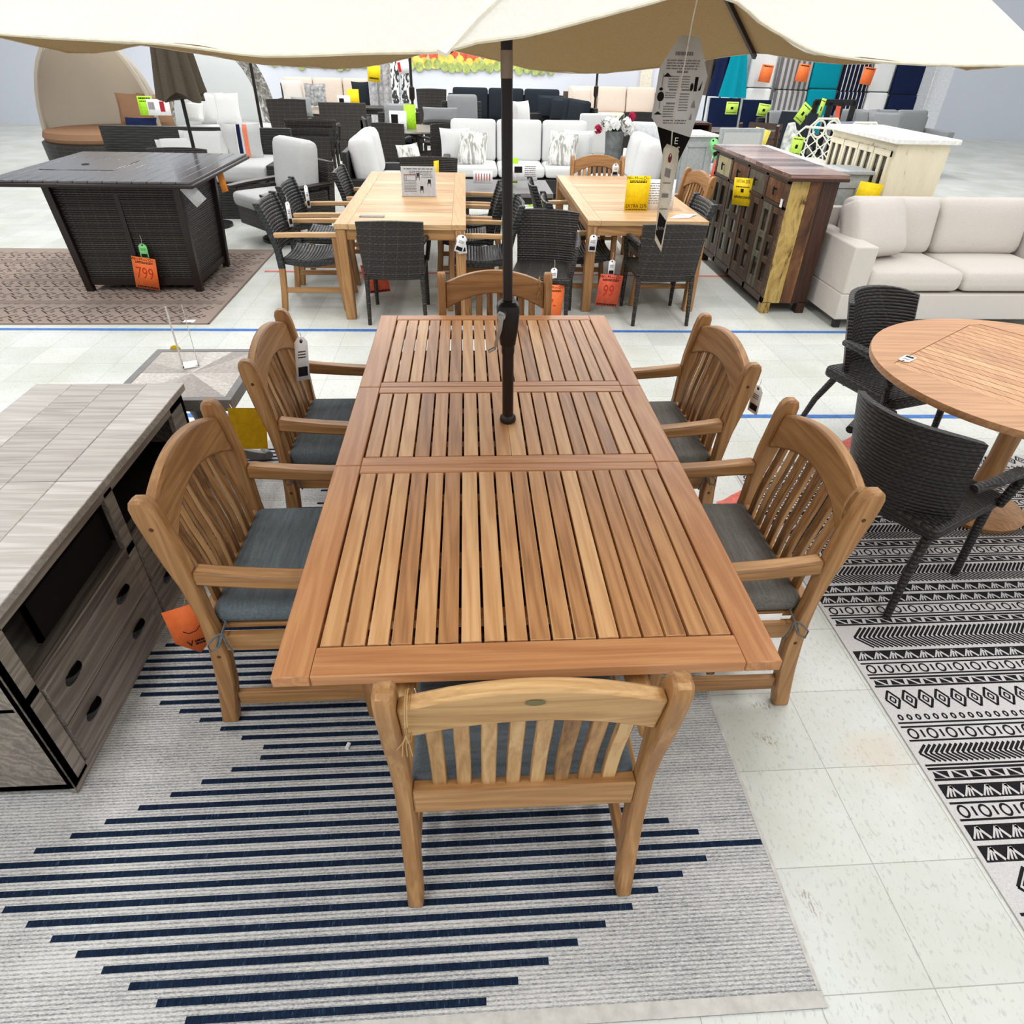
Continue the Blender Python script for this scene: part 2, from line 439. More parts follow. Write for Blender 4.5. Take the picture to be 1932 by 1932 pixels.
def tri(y):   # zigzag that the stripe ends follow
    p = .365; q = abs(((y-.915)/p) % 2 - 1); return 1-q          # 0 at widest, 1 at narrowest
P = .0388; k = 0
y = .9195 - P*9
while y < RY1-.03:
    if y > RY0+.02:
        fz = 1 - abs((((y-.9195)/.3685) + 1) % 2 - 1)
        fz = min(1, abs(((y-.9195)+.3685*40) % (2*.3685) - .3685)/.3685); fz = 1-fz
        xl = -1.43 + .765*fz; xr = .735 - .765*fz
        if fz < .03: xr = RX1-.012
        m.quad((xl,y-.0085,.0064),(xr,y-.0085,.0064),(xr,y+.0085,.0064),(xl,y+.0085,.0064))
    y += P
m.mi = 2
bw = .011
for a in ((RX0,RX1,RY0,RY0+.035),(RX0,RX1,RY1-.02,RY1),(RX1-bw,RX1,RY0+.036,RY1-.021),(RX0,RX0+bw,RY0+.036,RY1-.021)):
    m.quad((a[0],a[2],.0066),(a[1],a[2],.0066),(a[1],a[3],.0066),(a[0],a[3],.0066))
tag(m.build('striped_rug', [rug_mat(), navy_mat(), plain('rug binding', (196,193,186), .9, .1)]), 'pale grey woven rug with navy blue stripes lying under the slatted teak table', 'rug')
# small white scrap on the rug
m = MB(); m.tube([(-.43,1.285,.012),(-.425,1.305,.012)], .007, 8); tag(m.build('paper_scrap', M['paper']), 'tiny white plastic scrap lying on a navy stripe of the rug', 'litter')

# ---- black and white patterned rugs
def bw_pattern(m, x0, x1, y0, y1, z=.0064, sc_=.72):
    """bands of folk motifs from the far edge to the near edge"""
    m.mi = 1
    ox_, oy_ = x0, y1; x1 = x0+(x1-x0)/sc_; y0 = y1-(y1-y0)/sc_
    Q = lambda *p: m.add([(ox_+(a-ox_)*sc_,oy_+(b-oy_)*sc_,z+(.0003 if m.mi == 0 else 0)) for a,b in p], [tuple(range(len(p)))])
    def hl(y, t=.010): Q((x0+.02,y-t/2),(x1-.02,y-t/2),(x1-.02,y+t/2),(x0+.02,y+t/2))
    def stroke(ax,ay,bx,by,t):
        d = Vector((bx-ax,by-ay)).normalized(); n = Vector((-d.y,d.x))*t/2
        Q((ax-n.x,ay-n.y),(bx-n.x,by-n.y),(bx+n.x,by+n.y),(ax+n.x,ay+n.y))
    def ring(cx,cy,rx,ry,t,n=16):
        for i in range(n):
            a,b = 2*PI*i/n,2*PI*(i+1)/n
            Q((cx+rx*math.cos(a),cy+ry*math.sin(a)),(cx+(rx-t)*math.cos(a),cy+(ry-t)*math.sin(a)),(cx+(rx-t)*math.cos(b),cy+(ry-t)*math.sin(b)),(cx+rx*math.cos(b),cy+ry*math.sin(b)))
    y = y1-.012; X0, X1 = x0+.03, x1-.03
    kinds = ['diamond','dots','circle','chev','tri','zig','circle','zig','zig','bigchev','tri','circle','tri','bigchev','zig','zig','circle','tri','bigchev','zig','circle','tri']
    for kd in kinds*6:
        if y < y0+.05: break
        if kd == 'bigchev':
            h = .16; mid = y-h/2; x = X0+.05
            while x < X1-.12:
                stroke(x, mid, x+.075, y-.006, .013); stroke(x, mid, x+.075, y-h+.006, .013); x += .027
            y -= h+.012
        elif kd == 'chev':
            h = .10; x = X0
            while x < X1-.08:
                stroke(x, y-h/2, x+.05, y-.006, .012); stroke(x, y-h/2, x+.05, y-h+.006, .012); x += .026
            y -= h+.012; hl(y); y -= .014
        elif kd == 'zig':
            h = .075; hl(y-h/2, h-.008); x = X0; m.mi = 0
            while x < X1-.08:
                for o in (0,.018,.036):
                    stroke(x+o, y-h+.012, x+.036+o*.3, y-.014, .008)
                stroke(x+.04, y-.014, x+.075, y-h+.012, .012); x += .085
            m.mi = 1; y -= h+.012
        elif kd == 'tri':
            h = .062; hl(y-.004, .012); x = X0
            while x < X1-.09:
                Q((x,y-h+.012),(x+.05,y-h+.012),(x+.005,y-.016)); Q((x+.02,y-.016),(x+.075,y-.016),(x+.068,y-h+.012)); x += .088
            hl(y-h+.004,.012); y -= h+.014
        elif kd == 'circle':
            h = .085; hl(y-.005,.01); x = X0+.03
            while x < X1-.05:
                ring(x, y-h/2, .026, .03, .010); stroke(x+.048, y-.022, x+.048, y-h+.022, .011); x += .096
            hl(y-h+.005,.01); y -= h+.012
        elif kd == 'diamond':
            h = .13; x = X0+.04
            while x < X1-.05:
                for r, t in ((1,.012),(.4,.008)):
                    c = (x,y-h/2); e = .036*r; g = .055*r
                    for a,b in (((-e,0),(0,g)),((0,g),(e,0)),((e,0),(0,-g)),((0,-g),(-e,0))): stroke(c[0]+a[0],c[1]+a[1],c[0]+b[0],c[1]+b[1],t)
                x += .086
            y -= h+.01
        else:
            h = .07; x = X0
            while x < X1: ring(x+.02, y-.03, .014, .018, .009, 10); x += .045
            hl(y-h+.008,.01); y -= h+.01
wm = fabric('off white rug ground', (214,210,208), (190,187,186))
bm_ = fabric('black rug motif', (38,37,39), (26,25,27))
m = MB(); m.box(1.455,3.6,.62,3.075,.001,.006); bw_pattern(m,1.455,3.6,.62,3.075)
tag(m.build('patterned_rug', [wm,bm_]), 'black and white folk patterned rug at right, under the round table', 'rug')
m = MB(); m.box(.60,2.6,-1.4,.452,.001,.006); m.mi = 1
m.quad((.98,-1.3,.0064),(2.5,-1.3,.0064),(2.5,.432,.0064),(.98,.412,.0064)); m.mi = 0
for i in range(7):
    x = 1.04+i*.2; m.add([(x,.40,.0068),(x+.05,.36,.0068),(x+.1,.41,.0068),(x+.06,.425,.0068)],[(0,1,2,3)])
tag(m.build('patterned_rug', [wm,bm_]), 'dark rug with white border showing just at the bottom right corner', 'rug')

# ---- tan patterned rug under the bar table
m = MB(); m.box(-5.2,-2.118,5.28,7.62,.001,.006); m.mi = 1
rr = random.Random(3)
def st(ax,ay,bx,by,t,z=.0064):
    d = Vector((bx-ax,by-ay)).normalized(); n = Vector((-d.y,d.x))*t/2
    m.add([(ax-n.x,ay-n.y,z),(bx-n.x,by-n.y,z),(bx+n.x,by+n.y,z),(ax+n.x,ay+n.y,z)],[(0,1,2,3)])
y = 5.36; rowi = 0
while y < 7.5:
    if rowi % 5 == 4:
        x = -5.1
        while x < -2.2: st(x,y,x+.05,y,.02); x += .085
        y += .07
    else:
        x = -5.1 + (rowi%2)*.07
        while x < -2.25:
            s_ = 1 if rowi % 2 else -1
            st(x,y-.045*s_,x+.09,y+.045*s_,.012); st(x+.045,y,x+.1,y-.05*s_,.012)
            st(x+.10,y-.01,x+.125,y+.01,.018); x += .15
        y += .105
    rowi += 1
m.mi = 2
for yy in (5.78, 6.42, 7.06): m.quad((-5.1,yy,.0067),(-2.16,yy,.0067),(-2.16,yy+.085,.0067),(-5.1,yy+.085,.0067))
m.mi = 3
for a in ((-5.2,-2.118,5.28,5.295),(-2.133,-2.118,5.28,7.62)): m.quad((a[0],a[2],.0068),(a[1],a[2],.0068),(a[1],a[3],.0068),(a[0],a[3],.0068))
tag(m.build('tan_rug', [fabric('taupe rug', (168,152,140), (146,130,120)), plain('brown rug motif',(76,62,56),.9,.1), fabric('taupe band',(150,134,124),(130,116,106)), plain('brown binding',(120,106,96),.9,.1)]), 'taupe rug with brown tribal pattern under the tall dark table', 'rug')
m = MB(); m.box(-2.34,-2.25,5.31,5.37,.007,.009); m.mi=1; m.box(-2.35,-2.27,5.295,5.309,.007,.0085)
tag(m.build('paper_label', [M['paper'],M['ink']]), 'small white label lying on the near corner of the taupe rug', 'label')
# ---------------------------------------------------------------- the slatted teak table
TX0, TX1, TY0, TY1, TZ = -.4575, .7135, .967, 3.330, .75
tb = thing('dining_table', 'large oiled teak extending table of narrow slats with umbrella in its middle', 'table', (.128, 2.15, 0))
def L(x, y): return x-.128, y-2.15
TH = .032
def leaf(name, y0, y1, near, far):
    """frame of two stiles and two rails, slats between; near / far = rail depth"""
    f = MB(); sx = .086   # f: the cross bearers the slats rest on
    a, b = y0-2.15, y1-2.15; x0, x1 = TX0-.128, TX1-.128
    f.box(x0+.02, x1-.02, (a+b)/2-.022, (a+b)/2+.022, TZ-.058, TZ-.0335)
    o = f.build(name, M['table_x'], tb)
    for p, q in ((x0, x0+sx-.0008), (x1-sx+.0008, x1)):
        r = MB(); r.box(p, q, a, b, TZ-TH, TZ); r.build('stile', M['frame_y'], o, bevel=.0035)
    for p, q in ((a, a+near), (b-far, b)):
        r = MB(); r.box(x0+sx, x1-sx, p, q, TZ-TH, TZ); r.build('end_rail', M['frame_x'], o, bevel=.0035)
    return o, x0+sx, x1-sx, a+near, b-far
def slats(o, xa, xb, ya, yb, n, g=.0070, dx=0):
    s = MB(); pw = (xb-xa-g)/n
    for i in range(n):
        x = xa+g+i*pw
        s.box(x, x+pw-g, ya+.004, yb-.004, TZ-.022, TZ-.001)
    s.build('slats', M['table_y'], o, bevel=.0015)
    c = MB()
    for yy in (ya+.12, yb-.12):
        c = MB(); c.box(xa, xb, yy-.02, yy+.02, TZ-.05, TZ-.0225); c.build('slat_batten', M['table_x'], o)
o, xa, xb, ya, yb = leaf('near_leaf', TY0, 1.8565, .088, .044); slats(o, xa, xb, ya, yb, 18)
o, xa, xb, ya, yb = leaf('middle_leaf', 1.8585, 2.4655, .052, .055)
hx = .1365-.128; hy = 2.158-2.15; cw = .052
slats(o, xa, hx-cw, ya, yb, 8); slats(o, hx+cw, xb, ya, yb, 8)
c = MB()
for sg in (-1,1):   # two centre boards with the umbrella hole cut between them
    pts = [(hx+sg*.0008, ya), (hx+sg*(cw-.001), ya), (hx+sg*(cw-.001), yb), (hx+sg*.0008, yb)]
    arc = [(hx+sg*.024*math.cos(t), hy+.024*math.sin(t)) for t in [PI/2-PI*i/10 for i in range(11)]]
    poly = pts + arc
    if sg < 0: poly = poly[::-1]
    c.prism(poly, TZ-TH, TZ)
c.build('centre_board', M['table_y'], o)
o, xa, xb, ya, yb = leaf('far_leaf', 2.4675, TY1, .046, .068); slats(o, xa, xb, ya, yb, 18)
for (x, y) in ((-.28,-.42),(.28,-.42),(-.28,.42),(.28,.42)):
    m = MB(); m.box(x-.04,x+.04,y-.04,y+.04,0.0065,TZ-.05); m.build('leg', M['table_z'], tb, bevel=.006)
m = MB(); m.box(-.30,.30,-.46,-.43,.60,TZ-.055); m.box(-.30,.30,.43,.46,.60,TZ-.055); m.box(-.32,-.29,-.44,.44,.60,TZ-.055); m.box(.29,.32,-.44,.44,.60,TZ-.055)
m.build('apron', M['table_x'], tb, bevel=.003)
m = MB(); m.box(-.43,.40,-.98,.93,.640,.658); m.build('gap_shade_board', plain('dark board for gap shade',(84,54,34),.6,.2), tb)  # added dark board that makes the slat gaps read as shaded

# ---------------------------------------------------------------- teak armchair (local: faces +y, rear feet near y = 0)
PROF = [(0,-.028,.027),(.10,-.013,.046),(.2,.001,.062),(.33,.013,.071),(.42,.017,.066),(.5,.016,.056),(.62,-.001,.050),(.72,-.026,.040),(.80,-.042,.026),(.86,-.053,.016),(.895,-.056,.006)]
def prof(z):
    for i in range(len(PROF)-1):
        a, b = PROF[i], PROF[i+1]
        if a[0] <= z <= b[0]:
            t = (z-a[0])/(b[0]-a[0]); return a[1]+(b[1]-a[1])*t, a[2]+(b[2]-a[2])*t
    return PROF[-1][1], PROF[-1][2]
HW = .305
def teak_armchair(name, label, group, pale=False):
    t = thing(name, label, 'chair', group=group)
    Z = M['teak_z']; X = M['teak_x']; Y = M['teak_y']
    for sg in (-1,1):
        m = MB(); rings = []
        x0, x1 = (sg*HW, sg*(HW-.042)) if sg < 0 else (sg*(HW-.042), sg*HW)
        pr = PROF + [(.912,-.051,-.004),(.92,-.040,-.018)]
        for z, yb, yf in pr: rings.append([(x0,yb,z),(x1,yb,z),(x1,yf,z),(x0,yf,z)])
        m.loft(rings); bp = m.build('back_post', Z, t, bevel=.008)
        for zz in (.83,.33): m = MB(); yc = sum(prof(zz))/2; m.tube([(sg*(HW-.003),yc,zz),(sg*(HW+.0006),yc,zz)], .0065, 10); m.build('screw_plug', M['plug'], bp)
        m = MB(); xa, xb = (x0, x0+.045) if sg < 0 else (x1-.045, x1)
        m.loft([[(xa,.468,0),(xb,.468,0),(xb,.512,0),(xa,.512,0)],[(xa,.455,.32),(xb,.455,.32),(xb,.503,.32),(xa,.503,.32)],[(xa,.462,.602),(xb,.462,.602),(xb,.508,.602),(xa,.508,.602)]])
        m.build('front_leg', Z, t, bevel=.006)
        m = MB(); xc = (xa+xb)/2 + sg*.001
        pts = [(xc-sg*.004,.046,.650),(xc-sg*.002,.12,.642),(xc,.22,.634),(xc+sg*.001,.32,.628),(xc+sg*.002,.44,.626),(xc+sg*.002,.535,.624)]
        m.sweep(pts, [.046,.048,.052,.055,.056,.054], [.052,.048,.044,.042,.042,.042]); m.build('armrest', M['slat_y'] if not pale else M['pale_arm'], t, bevel=.008)
        m = MB(); m.box(min(sg*(HW-.012),sg*(HW-.034)),max(sg*(HW-.012),sg*(HW-.034)),.05,.47,.082,.142); m.build('side_stretcher', Y, t, bevel=.004)
        m = MB(); m.box(min(sg*(HW-.010),sg*(HW-.034)),max(sg*(HW-.010),sg*(HW-.034)),.06,.465,.345,.412); m.build('side_rail', Y, t, bevel=.004)
    # arched top rail, following the slope of the posts
    xi = HW-.042; rings = []
    for i in range(17):
        x = -xi+2*xi*i/16; u = x/xi; zt = .868+.062*(1-u*u); zl = .737+.078*(1-u*u)
        bow = -.012*(1-u*u)
        yb_t, _ = prof(min(zt,.89)); yb_l, _ = prof(zl)
        rings.append([(x,yb_l+.018+bow,zl),(x,yb_l+.050+bow,zl),(x,yb_t+.048+bow,zt),(x,yb_t+.012+bow,zt)])
    m = MB(); m.loft(rings); m.build('top_rail', M['teak_pale'] if pale else X, t, bevel=.007)
    m = MB(); m.box(-xi,xi,.018,.052,.40,.488); m.build('lower_back_rail', X, t, bevel=.004)
    m = MB()
    for i in range(8):
        x = -.1995+i*.057; u = x/xi; pts = []
        for z in (.475,.54,.60,.66,.72,.76,.79,.82+.02*(1-u*u)):
            yb, yf = prof(z); pts.append((x, yb+.032-.008*(1-u*u), z))
        m.sweep(pts, .034, .015, (0,1,0))
    m.build('back_slats', M['pale_slat'] if pale else M['slat_z'], t, bevel=.0025)
    m = MB(); m.box(-xi,xi,.462,.492,.345,.412); m.build('front_rail', X, t, bevel=.004)
    m = MB()
    for i in range(7): m.box(-xi+.005,xi-.005,.062+i*.061,.062+i*.061+.05,.412,.426)
    m.build('seat_slats', X, t, bevel=.002)
    for sg in (-1,1):
        m = MB(); m.box(*sorted((sg*(xi-.001),sg*(xi-.05))),.055,.494,.413,.430); m.build('seat_board', Y, t, bevel=.003)
    m = MB(); m.box(-xi+.03,xi-.03,.24,.27,.095,.135); m.build('cross_stretcher', X, t, bevel=.004)
    return t
def seat_pad(label, mat, loc, rz, ties=(-1,1)):
    t = thing('seat_cushion', label, 'cushion', loc, rz, 'grey seat cushions on the teak armchairs')
    m = MB(); m.pad((0,.295,.466), (.535,.50,.070), 7, .10, r=.028); m.build('pad', mat, t)
    for sg in ties:
        m = MB(); x = sg*.255
        lp = [(x,.06,.452),(sg*.268,.078,.446),(sg*.312,.078,.440),(sg*.320,.06,.436),(sg*.338,.04,.42),(sg*.342,.045,.395),(sg*.330,.065,.40),(sg*.312,.080,.438)]
        m.tube(lp, .0035, 6); m.tube([(sg*.312,.08,.44),(sg*.318,.085,.405),(sg*.312,.095,.355)], .0032, 6)
        m.tube([(sg*.312,.08,.44),(sg*.315,.06,.41),(sg*.316,.05,.38)], .0032, 6)
        m.build('tie', mat, t)
    return t
M['plug'] = plain('dark plug hole', (92,58,32), .7, .2)
G = 'teak slat back armchairs around the slatted table'
near = teak_armchair('teak_armchair', 'pale teak armchair at the near end of the slatted table, seen from behind', G, pale=True)
near.location = (.11,.815,.0065)
m = MB(); m.add([(.0+.020*math.cos(a), -.0535, .893+.008*math.sin(a)) for a in [2*PI*i/18 for i in range(18)]],[tuple(range(18))]); m.build('oval_badge', plain('olive metal badge',(110,104,70),.5,.3), near, smooth=0)
base = teak_armchair('teak_armchair', 'teak armchair on the left side of the slatted table, next to the drawer cabinet', G)
base.location = (-.84,1.712,.0065); base.rotation_euler = (0,0,-PI/2)
dup(base, 'teak armchair with a white tag, left of the slatted table by the end table', (-.812,2.615,.0065), -PI/2)
dup(base, 'teak armchair right of the slatted table, beside the black and white rug', (1.088,1.70,0), PI/2)
dup(base, 'teak armchair on the right of the slatted table with a tag hanging behind its back', (1.062,2.575,0), PI/2+.03)
dup(base, 'teak armchair at the far end of the slatted table, behind the umbrella pole', (.139,3.475,0), PI)
seat_pad('grey cushion on the near chair, seen through its back slats', M['cushion_blue'], (.11,.815,.0065), 0, ())
seat_pad('blue grey cushion on the left chair next to the drawer cabinet', M['cushion_blue'], (-.84,1.712,.0065), -PI/2)
seat_pad('blue grey cushion on the left chair by the square end table', M['cushion_blue'], (-.812,2.615,.0065), -PI/2)
r1c = seat_pad('warm grey cushion on the right chair beside the black and white rug', M['cushion_grey'], (1.088,1.70,0), PI/2)
m = MB(); m.quad((-.272,.10,.435),(-.272,.20,.435),(-.285,.19,.385),(-.285,.11,.385)); m.build('care_label', M['paper'], r1c, smooth=0)
seat_pad('warm grey cushion on the right chair in front of the blue tape', M['cushion_grey'], (1.062,2.575,0), PI/2+.03)

# ---------------------------------------------------------------- umbrella
um = thing('patio_umbrella', 'cream market umbrella standing through the slatted teak table', 'umbrella', (.1365,2.158,0))
def U(p): return (p[0]-.1365, p[1]-2.158, p[2])
m = MB(); m.tube([(0,0,.05),(0,0,.75),(-.004,0,1.05)], .0205, 20); m.lathe([(.0215,.752),(.030,.754),(.031,.760),(.029,.772),(.022,.780)],20); m.lathe([(.0225,1.02),(.023,1.03),(.023,1.055),(.0222,1.06)],20,(-.004,0,0))
m.build('lower_pole', M['bronze'], um)
m = MB(); m.tube([(-.004,0,1.04),(-.022,0,1.9),(-.026,0,2.58)], .0165, 20); m.build('upper_pole', M['bronze'], um)
m = MB(); m.tube([(-.0205,0,1.822),(-.0217,0,1.886)], .0172, 20); m.build('pole_sleeve', M['chrome'], um)
m = MB(); rings = []
for z, a, b in ((1.052,.022,.025),(1.06,.027,.030),(1.12,.035,.037),(1.178,.039,.040),(1.194,.036,.038),(1.205,.024,.026)):
    rings.append([(-.006+a*math.copysign(abs(math.cos(t))**.5,math.cos(t)), -.004+b*math.copysign(abs(math.sin(t))**.5,math.sin(t)), z) for t in [2*PI*i/20 for i in range(20)]])
m.loft(rings); ch = m.build('crank_housing', M['blackmetal'], um)
m = MB(); m.tube([(-.026,-.036,1.172),(-.032,-.062,1.172)], .0145, 16); m.sweep([(-.032,-.062,1.176),(-.036,-.066,1.13),(-.048,-.066,1.085),(-.052,-.064,1.062)], [.018,.014,.011,.010], .006, (0,1,0)); m.tube([(-.052,-.060,1.062),(-.074,-.070,1.054)], .006, 8)
m.build('crank_handle', M['steel'], ch)
# rim of the canopy, measured as it hangs: (x, y, z) going round
near_l = [(-.459,1.12,1.891),(-.383,1.08,1.889),(-.308,1.03,1.884),(-.246,.99,1.881),(-.172,.94,1.884),(-.103,.88,1.888),(-.053,.83,1.890)]
near_r = [(-.019,.80,1.892),(.013,.82,1.900),(.061,.84,1.906),(.13,.88,1.921),(.216,.93,1.941),(.272,.96,1.953),(.331,.98,1.946),(.37,1.0,1.929),(.417,1.02,1.914),(.457,1.04,1.902),(.506,1.06,1.895),(.633,1.12,1.888),(.80,1.20,1.886),(1.04,1.32,1.89)]
right = [(1.22,1.62,1.89),(1.30,1.95,1.87),(1.33,2.25,1.89)]
far_r = [(1.32,2.42,1.875),(1.29,2.62,1.868),(1.245,2.82,1.873),(1.205,2.97,1.884)]
far_m = [(1.163,3.10,1.890),(.996,3.18,1.865),(.811,3.26,1.831),(.612,3.35,1.808),(.457,3.40,1.802),(.286,3.45,1.812),(.151,3.48,1.838),(-.027,3.51,1.868)]
far_l = [(-.097,3.52,1.878),(-.174,3.50,1.860),(-.362,3.45,1.817),(-.546,3.40,1.798),(-.744,3.30,1.808),(-.874,3.20,1.820),(-.972,3.10,1.840),(-1.035,2.95,1.855)]
left = [(-1.11,2.80,1.871),(-1.14,2.68,1.857),(-1.19,2.45,1.85),(-1.22,2.15,1.89),(-1.2,1.9,1.87),(-1.12,1.62,1.875),(-.93,1.34,1.905),(-.75,1.26,1.898),(-.60,1.19,1.893)]
rim = near_l + near_r + right + far_r + far_m + far_l + left
def densify(r):
    out = []; n = len(r)
    for i in range(n):
        p0, p1, p2, p3 = [Vector(r[(i+k) % n]) for k in (-1,0,1,2)]
        for t in (0,.5):
            out.append(.5*((2*p1)+(-p0+p2)*t+(2*p0-5*p1+4*p2-p3)*t*t+(-p0+3*p1-3*p2+p3)*t**3))
    return out
rimd = densify(rim); apex = Vector((.1105,2.158,2.56))
tips = [(-.019,.80,1.892),(1.04,1.32,1.89),(1.33,2.25,1.89),(1.163,3.10,1.890),(-.097,3.52,1.878),(-1.11,2.80,1.871),(-1.22,2.15,1.89),(-.93,1.34,1.905)]
tang = [math.atan2(t[1]-apex.y, t[0]-apex.x) for t in tips]
m = MB(); NR = 12; rings = []
for k in range(NR+1):
    s = 1-k/NR*.97; ring = []
    for p in rimd:
        a = math.atan2(p.y-apex.y, p.x-apex.x); d = min(abs((a-b+PI) % (2*PI)-PI) for b in tang)
        f = min(1, d/.38); zr = 1.893+(p.z-1.893)*s**2.5
        q = apex.lerp(Vector((p.x,p.y,zr)), s); q.z -= .05*f*s*(1-s)*4*.5 - .05*math.sin(PI*s)
        q.z += .004*math.sin(a*23+s*9)*s*f
        ring.append(U(q))
    rings.append(ring)
m.loft(rings, caps=False)
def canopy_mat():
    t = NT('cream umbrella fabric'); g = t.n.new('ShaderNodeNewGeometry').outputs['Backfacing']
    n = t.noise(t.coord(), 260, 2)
    c1 = t.ramp(n, [(.3,(213,210,200)),(.7,(222,219,210))]); c2 = t.ramp(n, [(.3,(176,154,114)),(.7,(192,170,128))])  # second ramp: underside shade painted as tan into the same cream fabric
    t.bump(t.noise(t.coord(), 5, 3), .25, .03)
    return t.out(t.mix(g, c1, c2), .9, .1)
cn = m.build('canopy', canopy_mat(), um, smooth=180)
# make sure outside faces up
import bmesh
bm = bmesh.new(); bm.from_mesh(cn.data); bm.normal_update()
if sum(f.normal.z for f in bm.faces) < 0: bmesh.ops.reverse_faces(bm, faces=bm.faces)
bm.to_mesh(cn.data); bm.free()
m = MB()   # stitched hem and the fold over the nearest rib
hem = [U(p) for p in rimd]; m.tube(hem+[hem[0]], .0022, 6); m.build('hem', plain('cream hem', (226,218,196), .9, .1), cn)
from mathutils.bvhtree import BVHTree
bvh = BVHTree.FromPolygons([v.co+Vector((.1365,2.158,0)) for v in cn.data.vertices], [tuple(p.vertices) for p in cn.data.polygons])
m = MB(); pts = [U((tips[0][0]-.004,tips[0][1]-.004,tips[0][2]-.002))]   # a stitched crease climbs from the nearest rib tip
for sx, sy in ((851,82),(870,61),(895,33),(930,0),(975,-40),(1010,-80)):
    d_ = fw + r2*((sx-966)/F) - u2*((sy-966)/F); hit = bvh.ray_cast(Vector((0,0,CAMH)), d_)
    if hit[0] is not None: pts.append(U(hit[0]-d_.normalized()*.002))
m.sweep(pts, [.011,.010,.009,.009,.010,.011,.012][:len(pts)], .004, (0,-.6,.8)); m.build('rib_pocket', plain('cream fold', (236,230,212), .9, .1), cn)
for ti, t in enumerate(tips):
    B = Vector(t); m = MB(); pts = []
    for s in (.04,.3,.55,.8,1.0 if ti == 3 else .955):
        q = apex.lerp(B, s); q.z += .05*math.sin(PI*s) - .013; pts.append(U(q))
    m.sweep(pts, .012, .016); m.build('rib', M['bronze'], um)
m = MB(); m.lathe([(.0,2.60),(.02,2.60),(.045,2.575),(.05,2.54),(.03,2.53),(.0,2.53)],20,(-.026,0,0)); m.build('hub', M['bronze'], um)
m = MB(); m.lathe([(.017,2.02),(.04,2.03),(.045,2.06),(.017,2.08)],20,(-.022,0,0)); hb = m.build('runner', M['bronze'], um)
# ---------------------------------------------------------------- text, tags, signs (local: face looks along -y, x right, z up)
def text(par, s, x, z, size, mat, align='CENTER', y=-.0012, name='lettering', rz=0, sx=1):
    c = bpy.data.curves.new(name, 'FONT'); c.body = s; c.size = size; c.align_x = align; c.align_y = 'CENTER'; c.resolution_u = 2
    tmp = bpy.data.objects.new('tmp', c); col.objects.link(tmp)
    me = bpy.data.meshes.new_from_object(tmp.evaluated_get(bpy.context.evaluated_depsgraph_get()))
    bpy.data.objects.remove(tmp); bpy.data.curves.remove(c); me.name = name
    me.materials.clear(); me.materials.append(mat)
    o = bpy.data.objects.new(name, me); col.objects.link(o); o.parent = par
    o.location = (x, y, z); o.rotation_euler = (PI/2, rz, 0); o.scale = (sx,1,1); return o
def rows(m, x0, x1, z, h, n=1, gap=.5, y=-.0011, seed=1):
    """lines of print too small to read"""
    r = random.Random(seed)
    for i in range(n):
        zz = z-i*h*(1+gap); x = x0
        while x < x1-.02*(x1-x0):
            e = min(x1, x+(x1-x0)*r.uniform(.06,.2)); m.quad((x,y,zz-h/2),(e,y,zz-h/2),(e,y,zz+h/2),(x,y,zz+h/2)); x = e+(x1-x0)*.025
def card(name, label, cat, w, h, mat, loc, rz=0, tilt=0, roll=0, poly=None, th=.0012, group=None, curl=0):
    t = thing(name, label, cat, loc, rz, group); t.rotation_euler = (tilt, roll, rz)
    m = MB()
    if poly: m.prism(poly, 0, th, 'y')
    elif curl:
        k = 8; f = lambda u: -curl*(u*u)
        for side in (0, th):
            for i in range(k):
                a, b = i/k, (i+1)/k
                q = [(-w/2, f(a)+side, -a*h),(w/2, f(a)+side, -a*h),(w/2, f(b)+side, -b*h),(-w/2, f(b)+side, -b*h)]
                m.quad(*(q if side else q[::-1]))
    else: m.box(-w/2,w/2,0,th,-h,0)
    m.build('card', mat, t, smooth=0); return t
def string(par, pts, r=.0012, mat=None, name='string'):
    m = MB(); m.tube(pts, r, 6); return m.build(name, mat or M['string'], par)
def moving_sign(t, w, h, price=None, extra=None, ink='inkred'):
    """clearance card print: headline, two rows of small print, marker price, foot line"""
    k = M['ink']; s = w/.22
    for ch, x, sz in (('W', -.094, .034), ("e're", -.062, .017), ('M', -.024, .034), ('oving', .014, .017), ('O', .058, .034), ('ut', .084, .017)):
        text(t, ch, x*s, -h*.07, sz*s*1.15, k)
    m = MB(); rows(m, -.08*s, .08*s, -h*.145, .007*s, 2, .6); m.build('sub_headline', k, t, smooth=0); m = MB()
    if not extra: rows(m, -.095*s, .1*s, -h*.935, .010*s, 1); rows(m, -.095*s, .1*s, -h*.97, .005*s, 1, seed=4)
    else: rows(m, -.095*s, .095*s, -h*.955, .006*s, 1)
    m.build('small_print', k, t, smooth=0)
    if price: text(t, price, -.005*s, -h*.52, .155*s, M[ink], sx=.72)
    if extra: text(t, extra, .0, -h*.86, .042*s, k, sx=.95)
